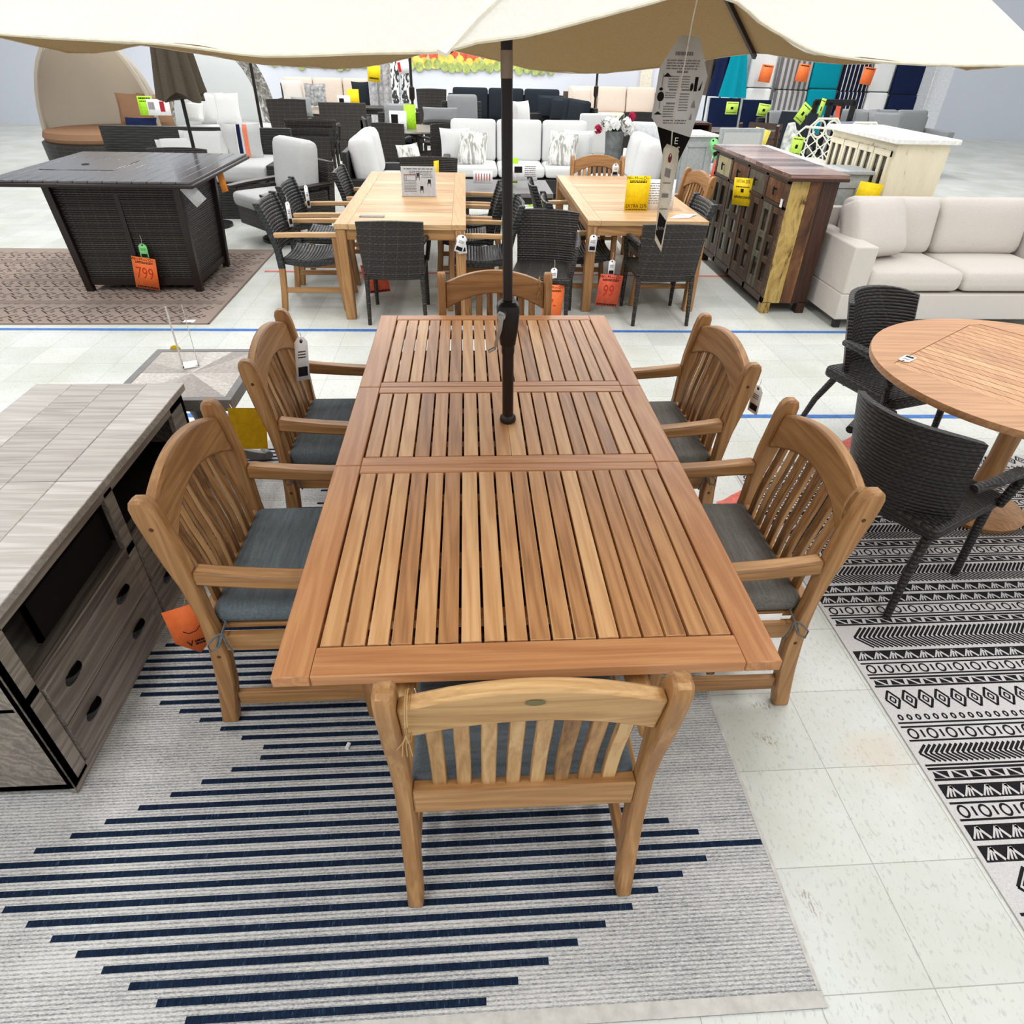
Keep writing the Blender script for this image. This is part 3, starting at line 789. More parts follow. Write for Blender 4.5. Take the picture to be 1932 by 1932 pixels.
def price_tag(name, label, loc, rz, w=.055, h=.13, tilt=0, roll=0, mat=None, up=.05, group='white hang tags on the furniture'):
    t = thing(name, label, 'tag', loc, rz, group); t.rotation_euler = (tilt, roll, rz)
    m = MB(); c = w*.28
    m.prism([(-w/2,-h),(w/2,-h),(w/2,-c),(w/2-c,0),(-w/2+c,0),(-w/2,-c)], 0, .001, 'y'); m.build('card', mat or M['paper'], t, smooth=0)
    m = MB(); m.quad((-w*.36,-.0008,-h*.9),(w*.36,-.0008,-h*.9),(w*.36,-.0008,-h*.68),(-w*.36,-.0008,-h*.68)); rows(m,-w*.3,w*.3,-h*.33,h*.025,3,1.6); m.add([(.12*w*math.cos(a),-.0008,-h*.09+.12*w*math.sin(a)) for a in [2*PI*i/10 for i in range(10)]],[tuple(range(10))])
    m.build('print', M['ink'], t, smooth=0)
    if up: string(t, [(0,-.001,-h*.09),(.004,.002,up*.5),(0,.004,up)])
    return t

# ---------------------------------------------------------------- drawer cabinet at left
grey_wood = [(.2,(74,67,60)),(.45,(112,104,95)),(.65,(136,127,117)),(.88,(168,159,149))]
for i, a in enumerate('xyz'): M['greywood_'+a] = wood('weathered grey wood '+a, grey_wood, i, .6, .35)
M['greytop'] = wood('pale weathered top', [(.2,(140,134,127)),(.45,(168,162,155)),(.65,(182,177,170)),(.88,(206,202,196))], 0, .5, .25)
cb = thing('drawer_cabinet', 'weathered grey wood cabinet with black cup pulls at left, beside the striped rug', 'cabinet', (-1.5,1.87,0))
X0, X1, Y0, Y1 = -.30, .272, -.70, .715
m = MB(); m.box(X0,X1,Y0,Y0+.03,.03,.68); m.box(X0,X1,Y1-.03,Y1,.03,.68); m.box(X0,X0+.02,Y0,Y1,.03,.68); m.box(X0,X1-.02,Y0,Y1,.40,.42); m.box(X0,X1-.01,Y0,Y1,.03,.06); m.box(X0,X1-.25,-.01,.01,.42,.66)
m.build('carcass', M['greywood_y'], cb, bevel=.003)
m = MB()
for i in range(4): m.box(X0-.015+i*.1508, X0-.015+(i+1)*.1508-.0015, Y0-.02,-.02,.68,.71); m.box(X0-.015+i*.1508, X0-.015+(i+1)*.1508-.0015, -.0185,Y1+.02,.68,.71)
m.build('cabinet_top', M['greytop'], cb, bevel=.003)
m = MB(); m.box(X1-.02,X1,Y1-.14,Y1,.03,.68); m.box(X1-.02,X1,Y0,Y0+.08,.03,.68); m.box(X1-.02,X1,Y0,Y1,.64,.68); m.box(X1-.02,X1,Y0,Y1,.395,.43); m.box(X1-.02,X1,Y0,Y1,.0065,.05); m.box(X1-.02,X1,-.03,.03,.05,.66)
m.build('face_frame', M['greywood_y'], cb, bevel=.003)
for z0, z1 in ((.225,.39),(.055,.22)):
    for y0, y1 in ((Y0+.085,-.035),(.035,Y1-.145)):
        m = MB(); m.box(X1-.015,X1+.006,y0,y1,z0,z1); d = m.build('drawer', M['greywood_y'], cb, bevel=.003)
        for f in (.2,.8):
            yc = y0+(y1-y0)*f; m = MB(); zc = (z0+z1)/2+.015
            rings = []
            for k in range(7):
                a = k/6*PI/2; rings.append([(X1+.006+.026*math.sin(a)*abs(math.sin(b)) , yc+.042*math.cos(b)*(1-.15*k/6), zc-.022*math.cos(a)*1+.02) for b in [PI*j/10 for j in range(11)]])
            m.loft(rings, caps=False); m.add([(X1+.0065, yc+.045*math.cos(b), zc+.024*math.sin(b)) for b in [2*PI*j/16 for j in range(16)]],[tuple(range(16))])
            m.build('cup_pull', M['blackmetal'], d)
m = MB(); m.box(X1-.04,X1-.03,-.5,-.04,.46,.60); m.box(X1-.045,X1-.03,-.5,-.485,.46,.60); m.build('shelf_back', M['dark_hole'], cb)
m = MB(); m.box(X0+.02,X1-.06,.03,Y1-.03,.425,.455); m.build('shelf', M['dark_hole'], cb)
# ---- square end table with a starburst top
et = thing('end_table', 'square grey pedestal end table with starburst veneer top, behind the drawer cabinet', 'table', (-1.33,2.962,0))
hx_, hy_ = .268, .296
m = MB(); m.box(-hx_,hx_,-hy_,-hy_+.035,.545,.6); m.box(-hx_,hx_,hy_-.035,hy_,.545,.6); m.box(-hx_,-hx_+.035,-hy_+.035,hy_-.035,.545,.6); m.box(hx_-.035,hx_,-hy_+.035,hy_-.035,.545,.6)
m.build('top_border', plain('charcoal painted rim', (116,114,113), .5, .4), et, bevel=.002)
tones = [(168,162,154),(150,143,135),(186,181,173),(160,153,145),(144,137,130),(178,172,164),(164,158,149),(190,184,177)]
m = MB(); ring_ = []
a_, b_ = hx_-.035, hy_-.035
cor = [(-a_,-b_),(0,-b_),(a_,-b_),(a_,0),(a_,b_),(0,b_),(-a_,b_),(-a_,0)]
for i in range(8):
    m.mi = i; p, q = cor[i], cor[(i+1)%8]; mid = ((p[0]+q[0])/2,(p[1]+q[1])/2)
    m.add([(0,0,.598),(p[0],p[1],.598),(mid[0],mid[1],.598)],[(0,1,2)]); m.mi = (i+3) % 8; m.add([(0,0,.598),(mid[0],mid[1],.598),(q[0],q[1],.598)],[(0,1,2)])
m.mi = 0; m.box(-a_,a_,-b_,b_,.555,.590)
m.build('veneer_top', [plain('veneer %d'%i, c, .4, .4, var=.05, vs=60) for i, c in enumerate(tones)], et)
m = MB(); m.lathe([(.05,.04),(.055,.15),(.035,.22),(.045,.36),(.075,.47),(.12,.545)], 16); m.build('pedestal', plain('charcoal paint', (88,88,88), .5, .4), et)
for k in range(4):
    a = PI/4+k*PI/2; d = (math.cos(a), math.sin(a)); m = MB()
    pts = [(d[0]*r, d[1]*r, z) for r, z in ((.04,.14),(.10,.12),(.18,.07),(.245,.035),(.275,.03),(.29,.035))]
    m.sweep(pts, .05, [.06,.055,.045,.04,.05,.04]); m.tube([(d[0]*.27-d[1]*.03,d[1]*.27+d[0]*.03,.034),(d[0]*.27+d[1]*.03,d[1]*.27-d[0]*.03,.034)],.026,12); m.build('scroll_foot', M['grey_slat'], et, bevel=.004)
t = thing('sign_holder', 'empty clear acrylic sign stand on the square grey end table', 'sign', (-1.365,3.055,.6005), .45)
m = MB(); m.box(-.036,.036,-.04,.04,0,.003); m.box(-.036,.036,-.0015,.0015,.003,.29); m.build('stand', M['clear'], t)
m = MB(); m.box(-.038,-.030,-.002,.002,.003,.29); m.box(-.036,.036,-.042,-.040,0,.003); m.box(.033,.036,-.002,.002,.003,.29); m.build('frosted_edge', M['white_paint'], t)
t = card('clearance_card', 'blank yellow card hanging from the square end table, back side showing', 'card', .155, .21, M['mustard'], (-.99,2.635,.575), .25, .08, .14, curl=.01)
string(t, [(-.06,0,0),(-.07,.03,.0)])
m = MB(); m.add([(.03*math.cos(a),.002,.03*math.sin(a)) for a in [PI*i/10 for i in range(11)]],[tuple(range(11))]); tag(m.build('yellow_sticker', M['yellow'], loc=(-1.51,3.262,.588)), 'small rounded yellow card poking up behind the square end table', 'card')

# ---- tags and strings on the chairs
t = card('clearance_card', 'orange clearance card hanging low behind the left armchair by the drawer cabinet', 'card', .14, .2, M['orange'], (-.985,1.64,.335), .45, -.1, .0, poly=[(-.07,0),(.07,0),(.072,-.15),(0,-.21),(-.065,-.14)])
text(t, 'V', -.02, -.16, .035, M['ink']); m = MB(); rows(m, -.005,.055,-.155,.008,2); m.tube([(-.03,-.0015,-.10),(-.015,-.0015,-.115),(.01,-.0015,-.112),(.03,-.0015,-.09)],.0012,5); m.build('small_print', M['ink'], t)
string(t, [(0,0,0),(.05,.04,.1),(.06,.06,.19)], .0012, M['twine'], 'twine')
price_tag('hang_tag', 'white tag with black block on the far left armchair of the slatted table', (-.745,2.80,.835), PI/2-.62, .075, .19, tilt=-.10, roll=.22, up=.02)
price_tag('hang_tag', 'white tag hanging behind the right armchair near the blue tape', (1.165,2.345,.80), -PI/2+.3, .06, .12, tilt=0, up=.03)
price_tag('hang_tag', 'cream tag hanging behind the back slats of the near armchair', (-.125,.852,.78), .1, .065, .10, tilt=.05, mat=M['kraft'], up=.06)
def twine_loop(label, c, rx, rz_, tail, rz=0, extra=0):
    t = thing('twine', label, 'string', c, rz)
    pts = [(0, rx*math.cos(a), rz_*math.sin(a)) for a in [2*PI*i/20 for i in range(21)]]
    m = MB(); m.tube(pts, .0016, 6); m.tube([(x+.004,y,z+.003) for x,y,z in pts], .0014, 6); m.build('loop', M['twine'], t)
    m = MB(); m.tube([(0,-rx,0),(-.006,-rx-.008,-.012),(-.02,-rx-.004,-.04)], .0013, 6)
    for k in range(3): m.tube([(0,-rx,0),(.006*(k-1),-rx-.01,-.015),(.01*(k-1),-rx-.012,-tail)], .001, 5)
    m.build('tails', M['twine'], t); return t
twine_loop('jute twine knotted round the left end of the near chair top rail', (-.135,.79,.835), .042, .062, .05)
twine_loop('jute twine looped round the top rail of the right chair by the patterned rug', (1.108,1.455,.83), .036, .07, .05, PI/2)
twine_loop('jute twine hanging from the top rail of the far armchair', (.375,3.505,.83), .034, .065, .06)

# ---------------------------------------------------------------- round table and wicker armchairs at right
for i_, a_ in enumerate('xy'): M['rtab_'+a_] = wood('round table teak '+a_, [(.1,(150,102,66)),(.4,(184,134,92)),(.62,(200,150,106)),(.9,(218,174,128))], i_, .4, .25)
rt_ = thing('round_table', 'round teak slatted table at right on the black and white rug', 'table', (2.575,2.56,0))
m = MB(); n = 64; R_, zt = .715, .75; sq = .47; c45 = math.cos(.62), math.sin(.62)
inner = []
outer = [(R_*math.cos(2*PI*i/n), R_*math.sin(2*PI*i/n)) for i in range(n)]
for i in range(n):   # square opening, turned, meeting the round rim
    a = 2*PI*i/n-.62; d = max(abs(math.cos(a)),abs(math.sin(a))); r = sq/d; inner.append((r*math.cos(a+.62), r*math.sin(a+.62)))
rings = [[(x,y,zt-.03) for x,y in inner],[(x,y,zt-.03) for x,y in outer],[(x*1.004,y*1.004,zt-.015) for x,y in outer],[(x,y,zt) for x,y in outer],[(x,y,zt) for x,y in inner],[(x,y,zt-.03) for x,y in inner]]
m.loft(rings, caps=False); m.build('rim', M['rtab_x'], rt_)
m = MB(); T = Matrix.Rotation(.62,4,'Z')
for i in range(17): m.box(-sq+.004+i*.0549,-sq+.004+i*.0549+.050,-sq+.004,sq-.004,zt-.022,zt-.001,T)
m.build('slats', M['rtab_y'], rt_)
m = MB(); m.lathe([(.22,.0065),(.23,.03),(.06,.06),(.045,.3),(.05,.6),(.2,.715)], 20); m.build('pedestal', M['teak_z'], rt_)
price_tag('hang_tag', 'small white tag lying on the round teak table', (1.99,2.70,.7535), 2.2, .05, .1, tilt=-PI/2+.02, up=0)

def barrel_chair(name, label, loc, rz, group):
    t = thing(name, label, 'chair', loc, rz, group)
    def grid(z0, z1, nz, lean, rad=.30, a0=-1.05, a1=1.05, th=.028, na=16):
        m = MB()
        for s_ in (0,1):
            pass
        rings = []
        for k in range(nz+1):
            z = z0+(z1-z0)*k/nz; ring = []
            for j in range(na+1):
                a = a0+(a1-a0)*j/na; r = rad*(1-.10*(1-k/nz)); dip = -.03*abs(j/na*2-1)**3*(k/nz)
                ring.append((r*math.sin(a)*.98, .30-r*math.cos(a)-lean*k/nz, z+dip))
            for j in range(na,-1,-1):
                a = a0+(a1-a0)*j/na; r = (rad-th)*(1-.10*(1-k/nz)); dip = -.03*abs(j/na*2-1)**3*(k/nz)
                ring.append((r*math.sin(a)*.98, .30-r*math.cos(a)-lean*k/nz, z+dip))
            rings.append(ring)
        m.loft(rings); return m
    grid(.36,.83,8,.10).build('backrest', M['wicker_black'], t)
    m = MB(); m.pad((0,.27,.40),(.50,.50,.07),8,.02); m.build('seat', M['wicker_black'], t)
    for sg in (-1,1):
        m = MB(); m.tube([(sg*.26,.11,.60),(sg*.285,.22,.615),(sg*.29,.36,.61),(sg*.285,.46,.575),(sg*.272,.475,.50),(sg*.255,.47,.40)], [.018,.022,.024,.023,.02,.018], 10); m.build('armrest', M['wicker_black'], t)
        m = MB(); m.tube([(sg*.225,.46,.40),(sg*.235,.475,.007)], [.02,.016], 10); m.build('leg', M['wicker_black'], t)
        m = MB(); m.tube([(sg*.20,.10,.42),(sg*.225,.0,.20),(sg*.245,-.05,.007)], [.021,.018,.015], 10); m.build('leg', M['wicker_black'], t)
    return t
G2 = 'black wicker armchairs around the round table'
bc = barrel_chair('wicker_armchair', 'black wicker armchair behind the round table, its leg on the blue tape', (2.29,3.50,0), math.radians(-163), G2)
dup(bc, 'black wicker armchair seen from behind, nearest on the patterned rug at right edge', (1.625,2.04,.0065), math.radians(-62))
# ---------------------------------------------------------------- furniture factories
def woven_chair(name, label, loc, rz, w=.49, d=.50, h=.81, sh=.42, mat='wicker_dark', legm='wicker_dark', arms=True, bow=.03, group=None, leg_r=.017, lean=.07):
    t = thing(name, label, 'chair', loc, rz, group); a = M[mat]
    m = MB(); rings = []
    for k in range(9):
        z = sh-.06+(h-sh+.06)*k/8; ring = []; y0 = .02-lean*(k/8)
        ww = w*(.94+.08*k/8)
        for j in range(11): u = j/10*2-1; ring.append((u*ww/2, y0-bow*(1-u*u), z-.012*u*u*(k/8)))
        for j in range(10,-1,-1): u = j/10*2-1; ring.append((u*ww/2, y0+.032-bow*(1-u*u), z-.012*u*u*(k/8)))
        rings.append(ring)
    m.loft(rings); m.build('backrest', a, t)
    m = MB(); m.pad((0,.02+d/2,sh-.025),(w*.96,d,.06),9,.03); m.build('seat', a, t)
    for sg in (-1,1):
        m = MB(); m.tube([(sg*(w/2-.03),d-.01,sh-.04),(sg*(w/2-.025),d,0)], [leg_r*1.2,leg_r*.9], 10); m.build('leg', M[legm], t)
        m = MB(); m.tube([(sg*(w/2-.03),.02,sh-.03),(sg*(w/2-.02),-.02,0)], [leg_r*1.2,leg_r*.9], 10); m.build('leg', M[legm], t)
        if arms:
            m = MB(); x = sg*(w/2+.012); m.tube([(sg*(w/2-.01),.0,sh+.22),(x,.10,sh+.235),(x+sg*.01,.28,sh+.225),(x+sg*.01,.40,sh+.20),(x,.43,sh+.13),(sg*(w/2-.01),.44,sh-.02)], [.017,.02,.022,.021,.019,.017], 10); m.build('armrest', a, t)
    return t
def rope_chair(name, label, loc, rz, group):
    t = thing(name, label, 'chair', loc, rz, group); w = .56
    for sg in (-1,1):
        x0, x1 = sorted((sg*w/2, sg*(w/2-.042)))
        m = MB(); m.loft([[(x0,y-.025,z),(x1,y-.025,z),(x1,y+.025,z),(x0,y+.025,z)] for y, z in ((-.01,0),(.012,.15),(.025,.30),(.028,.36))]); m.build('rear_leg', M['teak_z'], t, bevel=.006)
        m = MB(); m.loft([[(x0-.001,y-.027,z),(x1+.001,y-.027,z),(x1+.001,y+.027,z),(x0-.001,y+.027,z)] for y, z in ((.028,.35),(.02,.50),(-.02,.66),(-.075,.82),(-.085,.85))]); m.build('back_upright', M['rope'], t, bevel=.008)
        m = MB(); m.loft([[(x0,y-.022,z),(x1,y-.022,z),(x1,y+.022,z),(x0,y+.022,z)] for y, z in ((.52,0),(.495,.3),(.49,.60))]); m.build('front_leg', M['teak_z'], t, bevel=.006)
        m = MB(); xc = (x0+x1)/2; m.sweep([(xc,-.01,.612),(xc,.25,.618),(xc,.53,.618)], [.042,.048,.05], .036); m.build('armrest', M['pale_y'], t, bevel=.006)
        m = MB(); m.box(xc-.012,xc+.012,.02,.51,.155,.195); m.build('stretcher', M['teak_y'], t, bevel=.003)
    m = MB(); rings = []
    for k in range(9):
        z = .46+.38*k/8; y = .012-.10*(k/8)**1.2; ring = []
        for j in range(9): u = j/8*2-1; ring.append((u*(w/2-.042), y-.035*(1-u*u), z-.006*(1-u*u)))
        for j in range(8,-1,-1): u = j/8*2-1; ring.append((u*(w/2-.042), y+.02-.035*(1-u*u), z-.006*(1-u*u)))
        rings.append(ring)
    m.loft(rings); m.build('backrest', M['rope'], t)
    m = MB(); rings = []
    for k in range(9):
        y = .05+.45*k/8; s_ = .44-.03*math.sin(PI*k/8)+.012*k/8; ring = []
        for j in range(9): u = j/8*2-1; ring.append((u*(w/2-.03), y, s_-.02*(1-u*u)))
        for j in range(8,-1,-1): u = j/8*2-1; ring.append((u*(w/2-.03), y, s_-.055-.01*(1-u*u)))
        rings.append(ring)
    m.loft(rings); m.build('seat', M['rope'], t)
    return t
def sofa(name, label, loc, rz, w=2.1, d=.85, h=.75, sh=.40, ah=.6, aw=.12, n=3, frame='darkmetal', cush='white_fabric', base_z=.0, arms=(1,1), ct=.15, back_h=None, group=None, cat='sofa', bt=.16, seat_cush=True, back_cush=True, legs=True, bh=None, lean=-.16):
    """local: faces -y... front edge at y = -d, back at y = 0; seat along x"""
    t = thing(name, label, cat, loc, rz, group); f = M[frame]; c = M[cush]
    m = MB(); m.box(-w/2,w/2,-d,0,.08 if legs else base_z,sh-ct); m.build('base', f, t, bevel=.008)
    m = MB(); m.box(-w/2,w/2,-.07,0,sh-ct,bh or h*.93); m.build('backrest', f, t, bevel=.01)
    for i, sg in enumerate((-1,1)):
        if arms[i]:
            x0, x1 = sorted((sg*w/2, sg*(w/2-aw))); m = MB(); m.box(x0,x1,-d,-.0,sh-ct,ah); m.build('armrest', f, t, bevel=.012)
    if legs:
        for sx in (-1,1):
            for y in (-d+.06,-.06): m = MB(); m.box(sx*(w/2-.06)-.025,sx*(w/2-.06)+.025,y-.025,y+.025,0,.09); m.build('leg', M['blackmetal'], t)
    a0, a1 = -w/2+aw*arms[0], w/2-aw*arms[1]; cw = (a1-a0)/n
    for i in range(n):
        x = a0+cw*(i+.5)
        if seat_cush: m = MB(); m.pad((x,-d/2-.02,sh-ct/2+.01),(cw-.008,d-.06,ct),7,.12); m.build('seat_pad', c, t)
        if back_cush: hh = back_h or (h-sh+.06); m = MB(); m.pad((x,-.16-bt*.25,sh+hh/2-.01),(cw-.012,bt,hh),6,.2,(lean,0,0)); m.build('back_pad', c, t)
    return t
def throw(label, mat, c, w, h, t=.14, rx=-.25, rz=0, stripe=None, group=None, name='throw_pillow', ry=0):
    o = thing(name, label, 'pillow', c, rz, group); m = MB(); m.pillow((0,0,0), w, h, t, (rx,ry,0)); m.build('cover', mat, o); return o
def slab_table(name, label, loc, rz, w, d, h, top, leg, th=.04, lw=.07, apron=.08, group=None):
    t = thing(name, label, 'table', loc, rz, group)
    m = MB(); m.box(-w/2,w/2,-d/2,d/2,h-th,h); m.build('tabletop', top, t, bevel=.005)
    for sx in (-1,1):
        for sy in (-1,1): m = MB(); x, y = sx*(w/2-lw/2-.01), sy*(d/2-lw/2-.01); m.box(x-lw/2,x+lw/2,y-lw/2,y+lw/2,0,h-th); m.build('leg', leg, t, bevel=.004)
    m = MB(); m.box(-w/2+.05,w/2-.05,-d/2+.03,d/2-.03,h-th-apron,h-th); m.build('apron', leg, t)
    return t

# ---------------------------------------------------------------- two square-edged teak tables
def teak_table(label, loc, w, d, group):
    t = thing('dining_table', label, 'table', loc, 0, group); h = .75; fr = .11
    m = MB(); m.box(-w/2,-w/2+fr,-d/2,d/2,h-.04,h); m.box(w/2-fr,w/2,-d/2,d/2,h-.04,h); m.build('top_stiles', M['pale_y'], t, bevel=.003)
    m = MB(); n = 17; p = (d-.001)/n
    for i in range(n): m.box(-w/2+fr+.001,w/2-fr-.001,-d/2+i*p+.0012,-d/2+(i+1)*p-.0012,h-.04,h-.0008)
    m.build('top_boards', M['pale_x'], t, bevel=.0012)
    for sx in (-1,1):
        for sy in (-1,1): m = MB(); x, y = sx*(w/2-.045), sy*(d/2-.045); m.box(x-.04,x+.04,y-.04,y+.04,0,h-.04); m.build('leg', M['teak_z'], t, bevel=.005)
    m = MB(); m.box(-w/2+.085,w/2-.085,-d/2+.02,-d/2+.045,h-.12,h-.04); m.box(-w/2+.085,w/2-.085,d/2-.045,d/2-.02,h-.12,h-.04); m.build('end_apron', M['teak_x'], t, bevel=.003)
    m = MB(); m.box(-w/2+.02,-w/2+.045,-d/2+.085,d/2-.085,h-.12,h-.04); m.box(w/2-.045,w/2-.02,-d/2+.085,d/2-.085,h-.12,h-.04); m.build('side_apron', M['teak_y'], t, bevel=.003)
    return t
GT = 'square edged teak tables behind the slatted table'
teak_table('square edged teak table at left with three black rope chairs along each side', (-.525,6.66,0), 1.02, 2.53, GT)
teak_table('square edged teak table at right carrying the yellow sale card', (1.485,6.71,0), 1.01, 2.24, GT)
GR = 'teak armchairs with black rope seat and back'
rc = rope_chair('rope_armchair', 'black rope and teak armchair at the near left corner of the left teak table', (-1.575,5.885,0), -PI/2, GR)
dup(rc, 'black rope and teak armchair with white tag, middle one left of the left teak table', (-1.575,6.63,0), -PI/2)
dup(rc, 'black rope and teak armchair farthest along the left side of the left teak table', (-1.22,7.42,0), -PI/2)
dup(rc, 'black rope armchair nearest on the right side of the left teak table', (.355,5.88,0), PI/2)
dup(rc, 'black rope armchair in the middle of the right side of the left teak table', (.235,6.56,0), PI/2)
dup(rc, 'black rope armchair farthest along the right side of the left teak table', (.33,7.20,0), PI/2)
dup(rc, 'black rope armchair nearest on the left side of the right teak table', (.755,6.02,0), -PI/2)
dup(rc, 'black rope armchair farther along the left side of the right teak table', (.70,6.80,0), -PI/2)
GW = 'dark wicker dining chairs at the teak tables'
wc = woven_chair('wicker_chair', 'dark wicker chair with its back to the camera at the left teak table', (-.59,5.29,0), 0, .50, .5, .81, .42, group=GW)
dup(wc, 'dark wicker chair with its back to the camera at the right teak table', (1.60,5.26,0), 0)
dup(wc, 'dark wicker armchair facing the camera between the two teak tables', (.655,5.66,0), math.radians(169))
# teak folding style chairs at the far table
far1 = teak_armchair('teak_armchair', 'teak armchair at the far end of the right teak table, tag hanging on it', 'teak chairs at the right teak table')
far1.location = (1.46,8.02,0); far1.rotation_euler = (0,0,PI)
dup(far1, 'teak slat back chair turned sideways at the right side of the right teak table', (2.28,6.98,0), PI/2+.15)
dup(rc, 'black rope armchair pushed against the right side of the right teak table', (1.985,6.02,0), PI/2)

# ---------------------------------------------------------------- tall dark fire table at left
ft = thing('bar_table', 'tall dark bar table with woven base and shiny plank top on the taupe rug', 'table', (-2.95,6.56,0))
m = MB(); w2 = .80; y2 = .83
m.box(-w2,w2,-y2,y2,.925,.955); m.build('top_edge', M['bronze'], ft, bevel=.01)
M['fire_top'] = plain('dark slat tabletop', (86,84,86), .16, .6)
m = MB(); T = Matrix.Rotation(.0,4,'Z')
for i in range(14):
    x = -w2+.02+i*.1116; m.box(x, x+.106, -y2+.02, y2-.02, .955,.972)
m.build('top_planks', M['fire_top'], ft, bevel=.003)
m = MB(); m.box(-.62,-.02,-.30,.26,.9722,.976); lid = m.build('burner_lid', M['fire_top'], ft, bevel=.002)
m = MB(); m.tube([(-.37+.03*math.cos(a),-.02+.03*math.sin(a),.977) for a in [2*PI*i/16 for i in range(17)]], .004, 6); m.build('lid_ring', M['blackmetal'], lid)
m = MB(); b1 = .49
def taper(m, x0, x1, y0, y1, z0, z1, k):
    cx, cy = 0, 0; q = lambda x,y,s: (x*s, y*s)
    m.loft([[(*q(x,y,1),z0) for x,y in ((x0,y0),(x1,y0),(x1,y1),(x0,y1))],[(*q(x,y,k),z1) for x,y in ((x0,y0),(x1,y0),(x1,y1),(x0,y1))]])
taper(m,-.47,.47,-.40,.40,.06,.925,1.10); m.build('woven_base', M['wicker_dark'], ft)
for sx in (-1,1):
    for sy in (-1,1):
        m = MB(); m.sweep([(sx*.48,sy*.41,0),(sx*.528,sy*.455,.925)], .06, .06, (0,1,0)); m.build('leg', M['bronze'], ft, bevel=.004)
m = MB(); m.box(-.48,.48,-.42,-.39,.06,.12); m.box(.45,.49,-.4,.4,.06,.12); m.build('base_rail', M['bronze'], ft)
m = MB(); m.box(-.02,.02,-.435,-.42,.07,.9); m.build('door_stile', M['bronze'], ft)

# ---------------------------------------------------------------- swivel rocker armchair
def lounge_swivel():
    t = thing('swivel_armchair', 'brown wicker swivel armchair with thick pale cushions on a round foot', 'armchair', (-2.10,8.12,0), math.radians(132))
    m = MB(); m.lathe([(.0,0),(.28,0),(.28,.03),(.12,.07),(.06,.10),(.06,.2),(.0,.2)],28); m.build('swivel_foot', M['blackmetal'], t)
    m = MB(); m.box(-.36,.36,-.36,.36,.17,.36); m.build('seat_box', M['wicker_dark'], t, bevel=.01)
    m = MB(); m.box(-.36,.36,-.42,-.34,.3,.86,Matrix.Translation((0,0,0)) @ Matrix.Rotation(.12,4,'X')); m.build('backrest', M['wicker_dark'], t, bevel=.01)
    for sg in (-1,1):
        m = MB(); m.box(*sorted((sg*.34,sg*.41)),-.36,.34,.17,.54); m.build('side_panel', M['wicker_dark'], t, bevel=.01)
        m = MB(); m.sweep([(sg*.385,-.42,.60),(sg*.39,-.1,.585),(sg*.39,.2,.57),(sg*.385,.42,.55)], .11, .03); m.build('armrest', M['bronze'], t, bevel=.006)
    m = MB(); m.pad((0,.05,.44),(.68,.74,.15),7,.08); m.build('seat_pad', M['pale_fabric'], t)
    m = MB(); m.pad((0,-.24,.74),(.68,.22,.56),6,.15,(.12,0,0)); m.build('back_pad', M['pale_fabric'], t)
    return t
lounge_swivel()

# ---------------------------------------------------------------- painted armoire of reclaimed wood
ar = thing('sideboard', 'reclaimed wood sideboard with peeling paint and many small glass doors', 'cabinet', (2.59,5.56,0))
W_, D_, H_ = .395, 1.83, 1.085    # x depth, y length, height
rw = [(.15,(36,24,17)),(.4,(62,44,31)),(.65,(82,60,42)),(.9,(116,90,62))]
dk = [(.15,(28,15,10)),(.45,(52,29,19)),(.75,(74,42,27)),(.95,(98,60,38))]
M['rw_y'] = wood('reclaimed brown y', rw, 1, .45, .4); M['rw_z'] = wood('reclaimed brown z', rw, 2, .45, .5); M['dk_z'] = wood('dark stained wood z', dk, 2, .4, .3); M['dk_y'] = wood('dark stained wood y', dk, 1, .35, .3)
def peel(name, cols, sc_=5):
    t = NT(name); co_ = t.vmath('MULTIPLY', t.coord(), (1,1,.28)); n = t.noise(co_, sc_, 5, .7, .8)
    return t.out(t.ramp(n, cols), .5, .4)
M['peel_yellow'] = peel('peeling ochre paint', [(.36,(84,54,30)),(.43,(160,128,66)),(.58,(194,166,98)),(.72,(138,100,50))], 13)
M['peel_brown'] = peel('peeling brown paint', [(.35,(50,30,20)),(.5,(96,60,34)),(.62,(122,80,46)),(.76,(196,164,126))], 6)
M['peel_grey'] = peel('peeling grey paint', [(.32,(58,46,36)),(.48,(92,88,74)),(.6,(112,108,92)),(.75,(70,54,38))], 9)
M['peel_cream'] = peel('peeling cream paint', [(.30,(80,62,40)),(.42,(176,166,126)),(.7,(206,198,160))], 14)
m = MB(); m.box(.02,W_,.02,D_-.02,.10,H_); m.build('carcass', M['dk_z'], ar)
# near end: vertical boards, one ochre
m = MB()
for i, (a, b, k) in enumerate(((.0,.155,0),(.155,.26,1),(.26,W_,2))):
    m.mi = k; m.box(a+.001,b-.001,-.004,.02,.09,H_)
m.build('end_panel', [M['peel_yellow'],M['peel_brown'],M['dk_z']], ar, bevel=.002)
m = MB(); m.mi = 0
for i in range(13):
    m.box(-.045,W_+.045,-.05+i*.1485,-.05+(i+1)*.1485-.001,H_,H_+.03)
M['tops'] = wood('sideboard top boards', [(.1,(62,36,26)),(.4,(104,70,58)),(.6,(140,104,92)),(.85,(176,150,140))], 0, .18, .8)
m.build('cabinet_top', M['tops'], ar, bevel=.003)
m = MB(); m.box(-.05,W_+.05,-.055,D_+.055,H_-.02,H_+.004); m.build('top_moulding', M['dk_y'], ar, bevel=.003)
for x in (0,W_-.075):
    for y in (0,D_-.075): m = MB(); m.box(x,x+.075,y-.004,y+.075,0,.10); m.build('leg', M['peel_yellow'] if (x==0 and y==0) else M['dk_z'], ar, bevel=.003)
